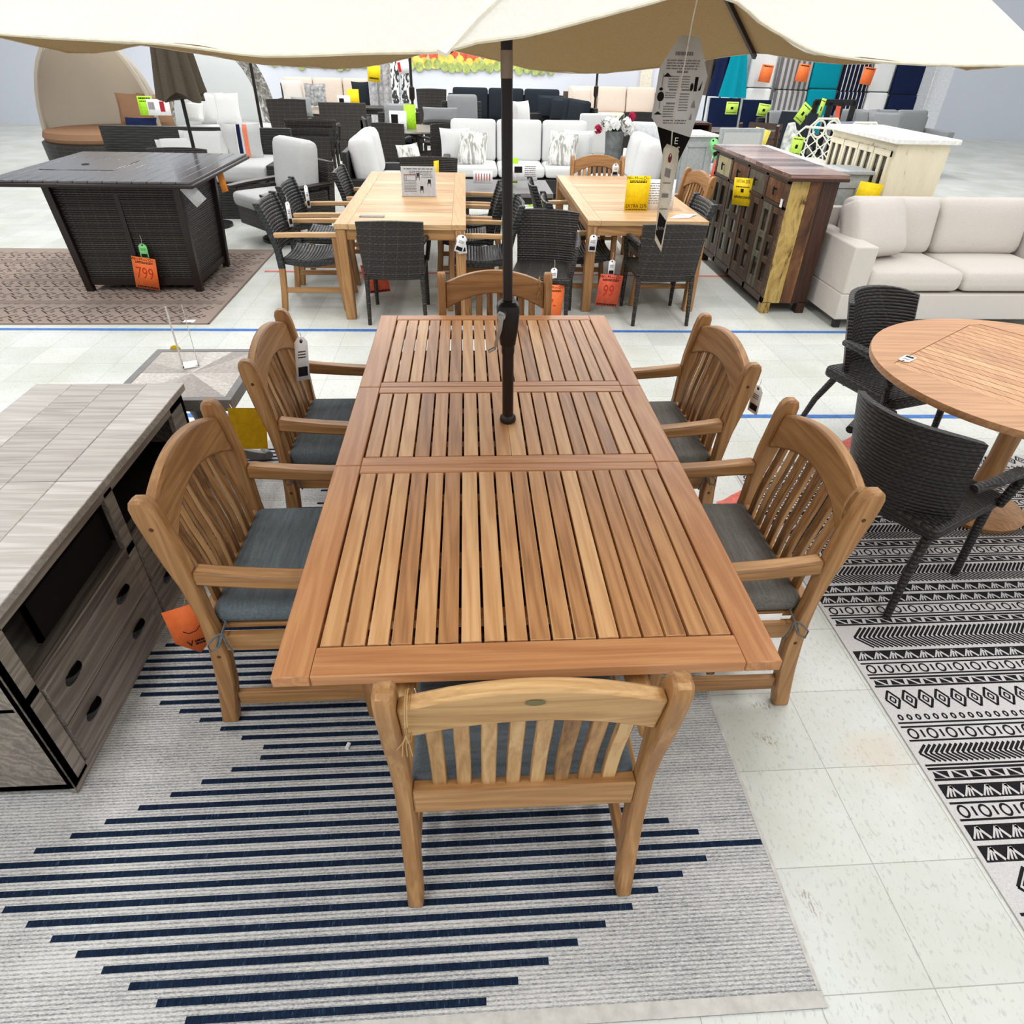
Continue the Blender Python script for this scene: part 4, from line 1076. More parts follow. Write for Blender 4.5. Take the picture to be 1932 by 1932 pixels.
# front (-x face): frame, drawers in a row, glazed doors
m = MB()
for z0, z1 in ((.09,.14),(H_-.24,H_-.215),(H_-.05,H_-.02)): m.box(-.012,.02,.0,D_,z0,z1)
for i in range(5): y = .0+i*(D_-.05)/4; m.box(-.012,.02,y,y+.05,.09,H_-.02)
m.build('face_frame', M['rw_y'], ar, bevel=.002)
pw = (D_-.05)/4; dm = ['peel_brown','peel_grey','peel_brown','peel_cream']
for i in range(4):
    y0 = .05+i*pw; y1 = y0+pw-.05
    m = MB(); m.box(-.006,.02,y0+.003,y1-.003,H_-.212,H_-.053); d = m.build('drawer', M[dm[i]], ar, bevel=.002)
    m = MB(); m.tube([(-.006,(y0+y1)/2,H_-.12),(-.026,(y0+y1)/2,H_-.12)], .006, 8); m.tube([(-.026,(y0+y1)/2-.0,H_-.10),(-.03,(y0+y1)/2,H_-.12),(-.024,(y0+y1)/2,H_-.165)], .008, 8); m.build('handle', M['blackmetal'], d)
    for j in range(2):
        a = y0+j*(y1-y0)/2+.003; b = y0+(j+1)*(y1-y0)/2-.003; fr = .045
        m = MB(); z0, z1 = .145, H_-.245
        m.box(-.008,.016,a,a+fr,z0,z1); m.box(-.008,.016,b-fr,b,z0,z1)
        for zz in (z0, z0+.25, z0+.42, z1-.05): m.box(-.008,.016,a+fr,b-fr,zz,zz+.05 if zz!=z0 else zz+.09)
        dd = m.build('door', M[('peel_grey','rw_z','peel_grey','peel_grey')[i]] if j else M['rw_z'], ar, bevel=.002)
        m = MB(); m.box(.004,.008,a+fr,b-fr,z0+.09,z1-.05); m.build('dark_pane', plain('dark glass', (26,22,20), .12, .5), dd)
t = card('sale_card', 'yellow sale card hanging sideways on the front of the reclaimed sideboard', 'card', .25, .23, M['yellow'], (2.54,6.45,.95), -PI/2+.35, .02, -.10)
text(t, 'EXTRA 25%', .0, -.03, .036, M['ink'], rz=PI*0); m = MB(); rows(m,-.09,.09,-.075,.008,1); m.box(-.02,.02,-.0014,-.001,-.12,-.09); rows(m,-.1,.1,-.155,.007,2); m.build('small_print', M['ink'], t)
m = MB(); m.box(2.568,2.572,5.60,5.64,.86,.92); tag(m.build('paper_label', M['paper']), 'small white label on the near drawer edge of the reclaimed sideboard', 'label')

# ---------------------------------------------------------------- pale linen sofa at right
so = sofa('sofa', 'oatmeal linen sofa on black feet beside the reclaimed sideboard', (4.08,6.06,0), 0, w=2.04, d=.90, h=.86, sh=.46, ah=.66, aw=.19, n=2, frame='linen', cush='linen', ct=.17, bt=.22)
pc = thing('throw_pillow', 'plump linen cushion against the arm of the oatmeal sofa', 'pillow', (3.42,5.62,.70), .3); m = MB(); m.pad((0,0,0),(.54,.24,.46),6,.25,(-.45,0,0),r=.07); m.build('cover', M['linen'], pc)
throw('small linen cushion behind the plump one on the oatmeal sofa', M['linen'], (3.72,5.86,.70), .46, .42, .18, -.35, -.1)
# ---------------------------------------------------------------- far showroom. at(u, v, y): the point at depth y seen at that spot of the photo
def at(u, v, y):
    x = (u-966)/F; d = (v-966)/F
    ray = fw + r2*x - u2*d
    return Vector((0,0,CAMH)) + ray*(y/ray.y)
def X(u, y, v=200): return at(u, v, y).x
def Z(v, y, u=966): return at(u, v, y).z
# fruit mural high on the back wall
b = thing('wall_banner', 'colourful fruit mural strip high on the white back wall', 'banner', (0,0,0)); ly = 19.97
x0, x1, zb = X(500,ly,110), X(1075,ly,130), Z(131,ly)
m = MB(); m.box(x0,x1,ly-.02,ly,zb,zb+1.0); m.build('panel', plain('pale green banner', (206,212,150), .7, .2), b)
fr = random.Random(5)
for nm, c, z, rr in (('green_fruit',(164,178,104),.04,.11),('lemons',(236,204,96),.14,.12),('tomatoes',(228,98,70),.28,.13),('more_lemons',(236,200,80),.45,.14),('peppers',(226,150,50),.75,.2)):
    m = MB(); x = x0+.2; i = 0
    while x < x1-.2:
        zz = zb+z+fr.uniform(-.05,.05); m.add([(x+rr*math.cos(a)*.92,ly-.022-.002*i*.1,zz+rr*math.sin(a)) for a in [2*PI*k/14 for k in range(14)]],[tuple(range(14))]); x += rr*fr.uniform(1.5,2.1); i += 1
    m.build(nm, plain(nm, c, .6, .3, var=.12, vs=9), b)
# ---- closed taupe umbrella behind the bar table
def closed_umbrella(label, x, y, zlow, ztop, rlow, rtop, mat, cat='umbrella'):
    t = thing('closed_umbrella', label, cat, (x,y,0)); m = MB(); rings = []; n = 64
    for k in range(9):
        f = k/8; z = zlow+(ztop-zlow)*f; r = rlow+(rtop-rlow)*f; rings.append([(r*(1+.13*math.sin(9*a+k*.12)+.05*math.sin(17*a))*math.cos(a), r*.8*(1+.13*math.sin(9*a+k*.12)+.05*math.sin(17*a))*math.sin(a), z+(.05*math.sin(4*a+1) if k==0 else 0)) for a in [2*PI*i/n for i in range(n)]])
    m.loft(rings); m.build('folded_canopy', mat, t)
    m = MB(); m.tube([(0,0,0.04),(0,0,ztop+.05)], .02, 10); m.build('pole', M['blackmetal'], t)
    m = MB(); m.lathe([(0,0),(.25,0),(.25,.03),(.06,.07),(.03,.3),(0,.3)],20); m.build('base', M['blackmetal'], t); return t
closed_umbrella('closed taupe umbrella standing behind the tall dark bar table', -3.165, 8.75, 1.35, 2.6, .25, .08, M['taupe_fabric'])
# ---- grey sectional and things on it
sofa('sofa', 'charcoal wicker sofa with pale grey cushions behind the bar table', (-3.62,10.30,0), 0, w=2.5, d=1.15, h=.90, sh=.60, ah=.62, aw=.12, n=2, frame='wicker_char', cush='pale_fabric', ct=.2, legs=False, back_cush=False, bh=.92)
throw('pale grey pillow slumped on the charcoal wicker sofa', M['pale_fabric'], (at(392,272,9.9).x,9.75,.74), .62, .46, .2, -.7, .1)
throw('pale grey pillow at the left end of the charcoal wicker sofa', M['pale_fabric'], (at(352,284,9.9).x,9.6,.70), .5, .4, .18, -.9, .3)
t = throw('grey pillow with navy and coral stripes on the charcoal wicker sofa', M['pale_fabric'], (at(455,268,9.8).x,9.85,.78), .50, .46, .12, -.2, .15)
m = MB(); 
for x, w_, k in ((-.02,.045,0),(.02,.012,1),(.06,.05,2),(-.05,.012,1)):
    m.mi = k
    for i in range(10): a, c = -.21+i*.042, -.21+(i+1)*.042; f = lambda z: -.062*math.sqrt(max(0,1-(z/.23)**4))-.004; m.quad((x-w_/2,f(a),a),(x+w_/2,f(a),a),(x+w_/2,f(c),c),(x-w_/2,f(c),c))
o = m.build('stripes', [M['navy_fabric'],M['white_fabric'],plain('coral stripe',(232,128,98),.9,.1)], t, rot=(-.2,0,0), smooth=0)
lc = woven_chair('wicker_chair', 'dark wicker chair with white cushion just showing over the bar table top', (at(340,280,8.2).x,8.05,0), PI, .62, .5, Z(276,8.2,340), .42, 'wicker_dark')
m = MB(); m.pad((0,.14,.68),(.52,.10,.24),6,.1); m.build('cushion', M['white_fabric'], lc)
# ---- wicker daybeds with fabric hoods
def hood_mat(name, c):
    t = NT(name); d = t.n.new('ShaderNodeBsdfDiffuse'); d.inputs[0].default_value = lin(c); tr = t.n.new('ShaderNodeBsdfTranslucent'); tr.inputs[0].default_value = lin(c)
    mx = t.n.new('ShaderNodeMixShader'); mx.inputs[0].default_value = .55; t.link(d.outputs[0], mx.inputs[1]); t.link(tr.outputs[0], mx.inputs[2]); t.link(mx.outputs[0], t.n['Material Output'].inputs['Surface']); t.n.remove(t.b); return t.mat
def daybed(label, x, y, rz, r, frame, hood, cush, arch=True):
    t = thing('daybed', label, 'daybed', (x,y,0), rz)
    m = MB(); m.lathe([(r*.9,.05),(r,.12),(r*1.02,.42),(r*.95,.45)],28); m.build('base', M['wicker_dark'], t)
    m = MB(); m.lathe([(0,.44),(r*.95,.44),(r*.98,.50),(r*.95,.58),(0,.60)],28); m.build('mattress', cush, t)
    m = MB(); rings = []
    for k in range(11):   # ribbed hood behind
        e = k/10*PI/2*1.05; ring = []
        for j in range(19):
            a = PI*j/18; bul = 1+.03*abs(math.sin(a*3))
            ring.append((r*bul*math.cos(a)*1.0, .05+r*bul*math.sin(a)*math.sin(e)*.95, .5+r*1.5*bul*math.sin(a)*math.cos(e)*1.0+.0))
        rings.append(ring)
    vs = [p for q in rings for p in q]; fs = []
    for i in range(10):
        for j in range(18): fs.append((i*19+j,i*19+j+1,(i+1)*19+j+1,(i+1)*19+j))
    m.add(vs, fs); o = m.build('hood', hood, t); sm = o.modifiers.new('solid','SOLIDIFY'); sm.thickness = .02
    m = MB(); pts = [(r*1.03*math.cos(a), -.02, .32+r*1.75*math.sin(a)**.9) for a in [PI*(.0+i/20) for i in range(21)]]
    m.sweep(pts, .26 if arch else .05, .05, (0,1,0)); m.build('arch', frame if arch else hood, t)
    return t
silver = NT('plastic wrapped wicker'); n_ = silver.noise(silver.coord(), 14, 3, .6, 1.5); silver = silver.out(silver.ramp(n_, [(.35,(84,80,74)),(.55,(150,148,142)),(.7,(214,214,212))]), .3, .6)
dx_, dy_ = X(412,14.3), 14.3
daybed('white hooded daybed with plastic wrapped wicker arch', dx_, dy_, .55, .92, silver, hood_mat('white hood',(244,246,246)), M['white_fabric'])
for u, l in ((398,'white square pillow leaning at left in the white daybed'),(426,'white square pillow leaning at right in the white daybed')):
    throw(l, M['white_fabric'], (X(u,14.15),14.2,.84), .46, .5, .14, -.2, .1)
throw('white round bolster at the left of the white daybed', M['white_fabric'], (X(364,13.9),13.95,.80), .42, .30, .16, -.3, -.5)
daybed('tan cushioned daybed with greige hood at the left edge', X(203,13.6), 13.2, .0, .95, M['wicker_dark'], hood_mat('greige hood',(214,206,194)), M['tan_fabric'], False)
for u, l in ((252,'brown pillow at left in the tan daybed'),(292,'brown pillow at right in the tan daybed')):
    throw(l, M['tan_fabric'], (X(u,13.3),13.3,.86), .56, .5, .16, -.2)
t = throw('navy and white striped pillow at the front of the tan daybed', M['navy_fabric'], (X(250,12.3),12.4,.70), .5, .3, .14, -.6)
t = card('lime_sign', 'lime green sale sign standing on the tan daybed', 'sign', .22, .26, M['lime'], tuple(at(271,181,12.4)), .1, -.15); m = MB(); rows(m,-.09,.09,-.03,.02,1); rows(m,-.08,.08,-.07,.012,1); m.build('small_print', M['ink'], t)
t = card('info_sign', 'white printed sign with red block beside the lime sign on the tan daybed', 'sign', .34, .22, M['paper'], tuple(at(296,187,12.4)), .1, -.15)
m = MB(); m.box(.02,.09,-.002,0,-.17,-.03); m.build('red_block', plain('dark red print',(170,40,50),.6,.2), t); m = MB(); m.box(-.15,-.06,-.002,0,-.14,-.04); m.build('photo_print', M['inkgrey'], t)
# ---- thin dark umbrella poles
def pole_umb(label, u, v, y, crank=None):
    p = at(u, v, y); t = thing('patio_umbrella', label, 'umbrella', (p.x, y, 0))
    m = MB(); m.tube([(0,0,.05),(0,0,2.25)], .022, 10); m.build('pole', M['bronze'], t)
    if crank: m = MB(); m.tube([(0,0,crank-.1),(0,0,crank-.06),(0,0,crank+.08),(0,0,crank+.1)], [.024,.045,.045,.024], 12); m.build('crank_housing', M['bronze'], t)
    m = MB(); m.lathe([(.05,2.0),(.07,2.1),(.05,2.5),(.01,2.7)],12); m.build('folded_canopy', M['beige_fabric'], t)
    m = MB(); m.lathe([(0,0),(.24,0),(.24,.04),(.05,.08),(.03,.3),(0,.3)],18); m.build('base', M['blackmetal'], t); return t
pole_umb('dark umbrella pole right of the white daybed arch', 485, 190, 11.6)
pole_umb('dark umbrella pole through the round table with the lime sign', 778, 190, 12.55, 1.22)
pole_umb('dark umbrella pole in front of the beige sofa', 1123, 190, 15.0, 1.18)
# ---- wicker pieces left of centre
wd = woven_chair('wicker_chair', 'dark wicker chair with its back turned, right of the white daybed', (X(541,13.6),13.6,0), .1, .66, .55, 1.05, .5, 'wicker_dark')
GS = 'stack of dark wicker chairs'
for i in range(3):
    woven_chair('stacked_chair', ['bottom dark wicker chair of the stack behind the swivel armchair','middle dark wicker chair of the stack behind the swivel armchair','top dark wicker chair of the stack behind the swivel armchair'][i], (X(572,12.2)+.05*i,12.0+.05*i,.0+.11*i), .08, .78, .5, .66, .34, 'wicker_dark', group=GS)
sofa('club_chair', 'dark wicker club chair with high back turned to the camera', (X(648,15.4),15.2,0), PI, w=.92, d=.8, h=.92, sh=.42, ah=.62, aw=.14, n=1, frame='wicker_dark', cush='char_fabric', legs=False, base_z=.01, cat='armchair', back_cush=False, bh=.9)
slab_table('low_table', 'dark table holding the yellow sign in front of the far beige sofa', (X(688,16.4),16.4,0), 0, .85, .7, .76, M['darkmetal'], M['darkmetal'])
sofa('sofa', 'dark framed sofa with beige cushions at the back wall, left of the rug rolls', (X(622,18.6),18.9,0), 0, w=2.3, d=.85, h=1.12, sh=.6, ah=.75, aw=.1, n=3, frame='wicker_dark', cush='beige_fabric', legs=False)
throw('grey patterned pillow on the far beige sofa', plain('grey leaf print',(140,140,140),.9,.1,var=.25,vs=14), (X(598,18),18.0,.86), .5, .46, .14, -.2)
throw('pale pillow leaning at the left end of the far beige sofa', M['linen'], (X(556,17.9),17.95,.92), .48, .46, .14, -.2, .4)
throw('charcoal pillow with white edge at the right end of the far beige sofa', M['char_fabric'], (X(684,18.3),18.25,.88), .42, .5, .12, -.1)
GC = 'small pillows on the wicker chair'
throw('grey and white pillow on the left wicker chair', M['grey_fabric'], (X(570,14.6),14.6,.86), .36, .34, .12, -.4, .3)
throw('cream pillow lying on the left wicker chair', M['linen'], (X(590,14.4),14.2,.5), .42, .3, .14, -.8, .3)
t = card('sale_sign', 'yellow sale sign standing on the dark table at the far beige sofa', 'sign', .24, .38, M['yellow'], tuple(at(665,168,16.2)), 0, -.1)
t = card('info_sign', 'white printed sign left of the yellow sign at the far beige sofa', 'sign', .26, .2, M['paper'], tuple(at(648,180,16.1)), 0, -.1); m = MB(); m.box(-.1,0,-.002,0,-.14,-.05); m.build('photo_print', M['ink'], t)
# ---- rolled rugs
def roll(label, u, mat, y=17.6, h=1.95, r=.10, tilt=.05):
    p = at(u, 150, y); t = thing('rolled_rug', label, 'rug', (p.x, y, 0), 0, 'rolled rugs standing at the back wall'); m = MB(); m.tube([(.0,0,0.0),(0,.12,h)], r, 18); m.build('roll', mat, t); 
    m = MB(); m.lathe([(.0,0),(r*.5,0),(r*.5,.004),(0,.004)],14,(0,.12,h)); m.build('rolled_end', M['inkgrey'], t)
wrap = plain('clear wrapped grey rug', (178,178,180), .2, .7, var=.14, vs=12)
bwr = NT('black and white rug back'); v_ = bwr.vmath('MULTIPLY', bwr.coord(), (1,1,.6)); bwr = bwr.out(bwr.ramp(bwr.noise(v_, 11, 1, .4, 1.2), [(.48,(236,236,236)),(.52,(60,60,62))]), .5, .3)
roll('leftmost plastic wrapped grey rolled rug under the yellow tag', 702, wrap); roll('second plastic wrapped grey rolled rug', 716, wrap, 17.75); roll('third plastic wrapped grey rolled rug', 728, wrap, 17.7)
roll('left black and white patterned rolled rug', 745, bwr, 17.5); roll('right black and white patterned rolled rug with red label', 764, bwr, 17.5)
t = card('sale_card', 'yellow sale card at the top of the wrapped rolled rugs', 'card', .27, .30, M['yellow'], tuple(at(705,123,17.2)), 0, 0, .08); m = MB(); rows(m,-.1,.1,-.24,.03,1); m.build('small_print', M['ink'], t)
t = card('label_card', 'white and red label on the patterned rolled rug', 'label', .25, .24, M['paper'], tuple(at(759,114,17.2)), 0, 0, -.15); m = MB(); m.box(-.12,-.06,-.002,0,-.2,-.02); m.build('red_block', plain('red print',(206,40,40),.6,.2), t)
# ---- round dark table with chairs
rc_ = Vector((-.86,12.55,0))
t = thing('round_table', 'round dark metal table with lime sign, chairs around it', 'table', tuple(rc_)); m = MB(); m.lathe([(0,.70),(.6,.70),(.62,.715),(.6,.735),(0,.735)],40); m.build('tabletop', plain('grey stone top',(120,114,106),.3,.5), t); m = MB(); m.lathe([(.25,0),(.25,.03),(.06,.08),(.05,.5),(.12,.70)],16); m.build('pedestal', M['bronze'], t)
GD = 'dark wicker chairs around the far round table'
w2c = woven_chair('wicker_chair', 'dark wicker chair left of the far round table', (X(690,12.6),12.55,0), -PI/2+.2, .52, .5, .88, .44, group=GD)
dup(w2c, 'dark wicker chair at the near left of the far round table', (X(730,11.8),11.75,0), -.25)
dup(w2c, 'dark wicker chair at the near right of the far round table', (X(838,11.9),11.85,0), .5)
t = card('info_sign', 'white printed sign with a photo on the far round table', 'sign', .28, .33, M['paper'], tuple(at(750,209,12.35)), -.1, -.12); m = MB(); m.box(-.11,.0,-.002,0,-.2,-.05); m.build('photo_print', M['ink'], t); m = MB(); rows(m,-.1,.11,-.23,.012,4,.8); m.build('small_print', M['inkgrey'], t)
t = card('lime_sign', 'lime green sign beside the pole on the far round table', 'sign', .19, .4, M['lime'], tuple(at(772,197,12.45)), .05, -.12)
# ---- behind: chairs and the dark sectional
woven_chair('wicker_chair', 'tall brown black wicker chair against the back wall', (X(815,16.2),16.2,0), .05, .62, .5, 1.12, .5, 'wicker_dark')
gc = sofa('armchair', 'dark armchair with grey tufted cushion near the dark sectional', (X(870,15.2),15.2,0), .15, w=.8, d=.8, h=1.04, sh=.5, ah=.68, aw=.1, n=1, frame='wicker_char', cush='grey_fabric', cat='armchair', legs=False)
woven_chair('wicker_chair', 'dark wicker chair with grey seat back behind the far round table', (X(832,13.6),13.7,0), PI, .66, .5, .80, .46, 'wicker_dark')
throw('long grey cushion on the wicker chair behind the far round table', M['grey_fabric'], (X(830,13.5),13.45,.86), .62, .24, .14, -.3)
sofa('armchair', 'dark armchair holding a grey tufted pillow behind the far round table', (X(750,14.5),14.65,0), .1, w=.8, d=.8, h=.86, sh=.5, ah=.62, aw=.1, n=1, frame='wicker_dark', cush='char_fabric', cat='armchair', legs=False, back_cush=False)
throw('grey tufted pillow at left behind the far round table', M['grey_fabric'], (X(748,14.3),14.3,.78), .5, .4, .16, -.3)
sofa('sectional_sofa', 'charcoal sectional sofa along the back wall', (X(955,17.2),17.3,0), -.06, w=2.6, d=.9, h=1.06, sh=.5, ah=.7, aw=.1, n=3, frame='wicker_char', cush='char_fabric', legs=False)
sofa('sectional_sofa', 'right wing of the charcoal sectional sofa, turned inward', (X(1090,15.8),15.6,0), math.radians(-72), w=1.7, d=.85, h=.98, sh=.5, ah=.72, aw=.1, n=2, frame='wicker_char', cush='char_fabric', legs=False)
throw('dark blue grey pillow at left on the charcoal sectional', M['char_fabric'], (X(1035,16.2),16.2,.82), .5, .46, .16, -.2, -.3)
throw('dark blue grey pillow at right on the charcoal sectional', M['char_fabric'], (X(1058,15.8),15.8,.80), .5, .46, .16, -.2, -.6)
bch = woven_chair('wicker_chair', 'brown wicker chair with white pillow behind the white sofa', (X(968,13.5),13.3,0), .5, .84, .6, .74, .42, 'wicker_brown', 'wicker_brown', bow=.14)
throw('white pillow standing on the brown wicker chair', M['white_fabric'], (X(984,13.5),13.6,.84), .42, .5, .2, -.15, .7)
sofa('sofa', 'beige cushioned sofa in the far right corner of the back wall', (X(1155,18.8),19.2,0), 0, w=2.4, d=.85, h=1.05, sh=.55, ah=.7, aw=.1, n=3, frame='wicker_brown', cush='beige_fabric', legs=False)
throw('beige pillow at the left of the far beige sofa by the umbrella pole', M['beige_fabric'], (X(1098,18.2),18.3,.86), .55, .5, .16, -.2, .3)
# ---- white sofa group
sofa('sofa', 'white cushioned three seat sofa on a grey frame behind the teak tables', (.81,11.55,0), 0, w=2.30, d=.95, h=.89, sh=.43, ah=.56, aw=.10, n=3, frame='darkmetal', cush='white_fabric', back_h=.56, legs=True)
pat = NT('white pillow with grey brush strokes'); v_ = pat.vmath('MULTIPLY', pat.coord(), (1,1,.12)); pat = pat.out(pat.ramp(pat.noise(v_, 26, 2, .5, .6), [(.42,(172,172,164)),(.5,(222,222,216)),(.6,(240,240,238))]), .95, .1)
throw('white pillow at the left arm of the white sofa', M['white_fabric'], (X(860,11.0,290),11.05,.66), .46, .46, .15, -.25, .2)
throw('brush stroke patterned pillow at the left of the white sofa', pat, (X(892,10.9,290),10.85,.65), .44, .46, .14, -.3, .1, ry=.12)
throw('brush stroke patterned pillow at the right of the white sofa', pat, (X(1061,10.9,290),10.85,.65), .44, .46, .14, -.3, -.1, ry=.1)
throw('white pillow at the right arm of the white sofa', M['white_fabric'], (X(1091,11.0,290),11.05,.66), .46, .46, .15, -.25, -.2)
sofa('loveseat', 'white cushioned loveseat seen from its side, left of the white sofa', (-1.52,9.75,0), PI/2, w=1.5, d=.85, h=.86, sh=.40, ah=.50, aw=.09, n=2, frame='darkmetal', cush='white_fabric', back_h=.56, bt=.24)
throw('brush stroke patterned pillow on the left loveseat', pat, (X(771,9.6,285),9.85,.60), .42, .42, .14, -.3, .9)
sofa('loveseat', 'white cushioned loveseat seen from its side, right of the white sofa', (2.62,9.75,0), -PI/2, w=1.5, d=.85, h=.86, sh=.40, ah=.50, aw=.09, n=2, frame='darkmetal', cush='white_fabric', back_h=.56, bt=.24)
ec = woven_chair('wicker_chair', 'brown black wicker chair facing the camera at the far end of the left teak table', (-.44,8.42,0), PI, .66, .5, Z(299,8.3,780), .42, 'wicker_dark', group=GW)
t = card('sale_card', 'yellow card seen edge on at the far wicker chair of the left teak table', 'card', .16, .30, M['yellow'], tuple(at(823,303,8.2)), 1.25, 0, .08)
slab_table('coffee_table', 'low grey slatted coffee table in front of the white sofa', (.48,8.98,0), 0, 1.12, .95, .45, M['grey_slat'], M['darkmetal'], .05, .09)
t = card('lime_sign', 'lime green sign on the grey coffee table, behind the umbrella pole', 'sign', .14, .28, M['lime'], tuple(at(967,298,9.1)), -.1, -.08)
t = card('info_sign', 'white printed sign with photo on the grey coffee table', 'sign', .32, .19, M['paper'], tuple(at(990,309,9.0)), .05, -.15); m = MB(); m.box(-.13,-.03,-.002,0,-.1,-.03); m.build('photo_print', M['ink'], t); m = MB(); rows(m,0,.14,-.03,.012,6,.8); m.build('small_print', M['inkgrey'], t)
t = card('info_sign', 'white sign with red writing at the left end of the grey coffee table', 'sign', .24, .14, M['paper'], tuple(at(911,322,8.9)), -.05, -.15); m = MB()
for i in range(6): m.box(-.09+i*.034,-.08+i*.034,-.002,0,-.11,-.03)
m.build('red_writing', M['inkred'], t)
t = card('lime_card', 'lime green card hanging low at the grey coffee table', 'card', .26, .12, M['lime'], tuple(at(1012,376,8.3)), 0, -.7, poly=[(-.14,-.09),(.12,-.09),(.12,.0)])
# ---- vase, side table, white chairs
slab_table('side_table', 'dark grey side table beside the white sofa', (2.02,11.1,0), 0, .6, .6, .50, M['grey_slat'], M['darkmetal'], .05, .06)
vz = thing('vase', 'tall grey stone vase behind the right teak table', 'vase', (X(1158,10.55,270),10.55,0)); m = MB(); m.lathe([(0,.0),(.09,.0),(.10,.3),(.115,.6),(.135,.93),(.115,.93),(.10,.8),(0,.8)],24); m.build('body', plain('grey stone vase',(104,108,108),.6,.3,var=.12,vs=12), vz)
fl = thing('bouquet', 'white and red flowers with dark green leaves in the grey stone vase', 'flowers', (X(1158,10.55,270),10.55,.90))
def bloom(c, r, mat, nm):
    m = MB(); rr_ = random.Random(int(c[0]*1000)+3)
    for k in range(26):
        a, e = rr_.uniform(0,2*PI), rr_.uniform(-.6,1.3); d = Vector((math.cos(a)*math.cos(e), math.sin(a)*math.cos(e), math.sin(e))); p = Vector(c)+d*r*.7
        s_ = Vector((-d.y,d.x,0)).normalized()*r*.42; u_ = d.cross(s_).normalized()*r*.42; m.add([p-s_,p-u_+d*r*.1,p+s_,p+u_+d*r*.25],[(0,1,2,3)])
    m.build(nm, mat, fl, smooth=0)
wf = plain('white petals',(244,242,238),.8,.2); rf = plain('crimson petals',(170,36,70),.8,.2); gl = plain('dark leaves',(44,70,44),.6,.3,var=.2)
for c in ((-.13,-.06,.10),(-.03,-.1,.11),(.14,-.06,.10),(.2,0,.03)): bloom(c, .11, wf, 'white_bloom')
for c in ((-.25,-.03,.04),(.22,-.02,.20)): bloom(c, .07, rf, 'red_bloom')
m = MB(); rr_ = random.Random(9)
for k in range(26):
    a = rr_.uniform(0,2*PI); b_ = Vector((.04*math.cos(a),.04*math.sin(a),-.02)); tip = b_+Vector((math.cos(a)*rr_.uniform(.08,.2),math.sin(a)*.12,rr_.uniform(.05,.30))); md = (b_+tip)/2; s_ = Vector((-math.sin(a),math.cos(a),.3))*.035; m.add([b_,md+s_,tip,md-s_],[(0,1,2,3)])
m.build('foliage', gl, fl, smooth=0)
def parsons(label, u, v, y, w, h, rz, mat, sh=.45, nm='side_chair'):
    t = thing(nm, label, 'chair', (X(u,y,v),y,0), rz); m = MB(); m.pad((0,0,sh+(h-sh)/2),(w,.09,h-sh+.12),7,.1,(.06,0,0)); m.build('backrest', mat, t); m = MB(); m.pad((0,.25,sh-.04),(w,.5,.11),7,.06); m.build('seat', mat, t)
    for sx in (-1,1):
        for yy in (.02,.45): m = MB(); m.bar((sx*(w/2-.04),yy,sh-.05),(sx*(w/2-.04),yy,0),.035,.035,(0,1,0)); m.build('leg', M['blackmetal'], t)
    return t
parsons('white upholstered chair behind the vase', 1122, 240, 12.6, .56, .93, .2, M['white_fabric'])
plw = plain('white vinyl', (236,238,240), .25, .5)
parsons('white vinyl chair behind the large hanging tag', 1228, 270, 10.6, .62, .98, -.25, plw)
woven_chair('wicker_chair', 'black square backed chair behind the vase flowers', (X(1208,13),13,0), 0, .52, .5, 1.0, .5, 'wicker_black')
# ---- painted cabinets and chairs right of centre
def painted_cabinet(label, x, y, rz, w, d, h, body, top, doors=2, nm='cabinet'):
    t = thing(nm, label, 'cabinet', (x,y,0), rz); m = MB(); m.box(-w/2,w/2,0,d,.08,h-.03); m.build('carcass', body, t, bevel=.004)
    m = MB(); m.box(-w/2-.03,w/2+.03,-.03,d+.03,h-.03,h); m.build('cabinet_top', top, t, bevel=.006)
    for sx in (-1,1):
        for yy in (.03,d-.03): m = MB(); m.box(sx*(w/2-.04)-.03,sx*(w/2-.04)+.03,yy-.03,yy+.03,0,.09); m.build('foot', body, t)
    for i in range(doors):
        a = -w/2+.03+i*(w-.06)/doors; b_ = a+(w-.06)/doors-.012; m = MB(); fr_ = .06
        m.box(a,a+fr_,-.018,0,.12,h-.08); m.box(b_-fr_,b_,-.018,0,.12,h-.08); m.box(a+fr_,b_-fr_,-.018,0,.12,.12+fr_); m.box(a+fr_,b_-fr_,-.018,0,h-.08-fr_,h-.08); m.box(a+fr_,b_-fr_,-.006,0,.12+fr_,h-.08-fr_)
        dd = m.build('door', body, t, bevel=.003); m = MB(); m.tube([(b_-.03,-.018,h*.5),(b_-.03,-.04,h*.5)],.012,10); m.build('knob', M['blackmetal'], dd)
    return t
painted_cabinet('dove grey cabinet with white top behind the hanging tags', X(1312,9.0,300), 9.0, .12, .44, .5, 1.05, M['grey_paint'], M['white_paint'], 1)
painted_cabinet('low grey painted cabinet between the reclaimed sideboard and the oatmeal sofa', 3.44, 6.30, 0, .40, .34, 1.04, M['grey_paint'], M['grey_paint'], 1)
painted_cabinet('long dresser with white top behind the reclaimed sideboard', 3.36, 6.75, 0, .50, 1.9, .98, M['white_paint'], M['white_paint'], 2, 'dresser')
cc = thing('display_cabinet', 'distressed cream cabinet with dark glass doors at the right edge', 'cabinet', (3.72,6.78,0), -PI/2); dist = peel('distressed cream', [(.28,(150,128,96)),(.38,(226,216,188)),(.8,(238,230,206))], 10)
w_, h_ = 1.22, 1.30
m = MB(); m.box(-w_/2,w_/2,.02,.5,.0,h_-.03); m.build('carcass', dist, cc, bevel=.004)
m = MB(); m.box(-w_/2-.05,w_/2+.05,-.04,.55,h_-.03,h_+.01); m.build('cabinet_top', M['white_paint'], cc, bevel=.006)
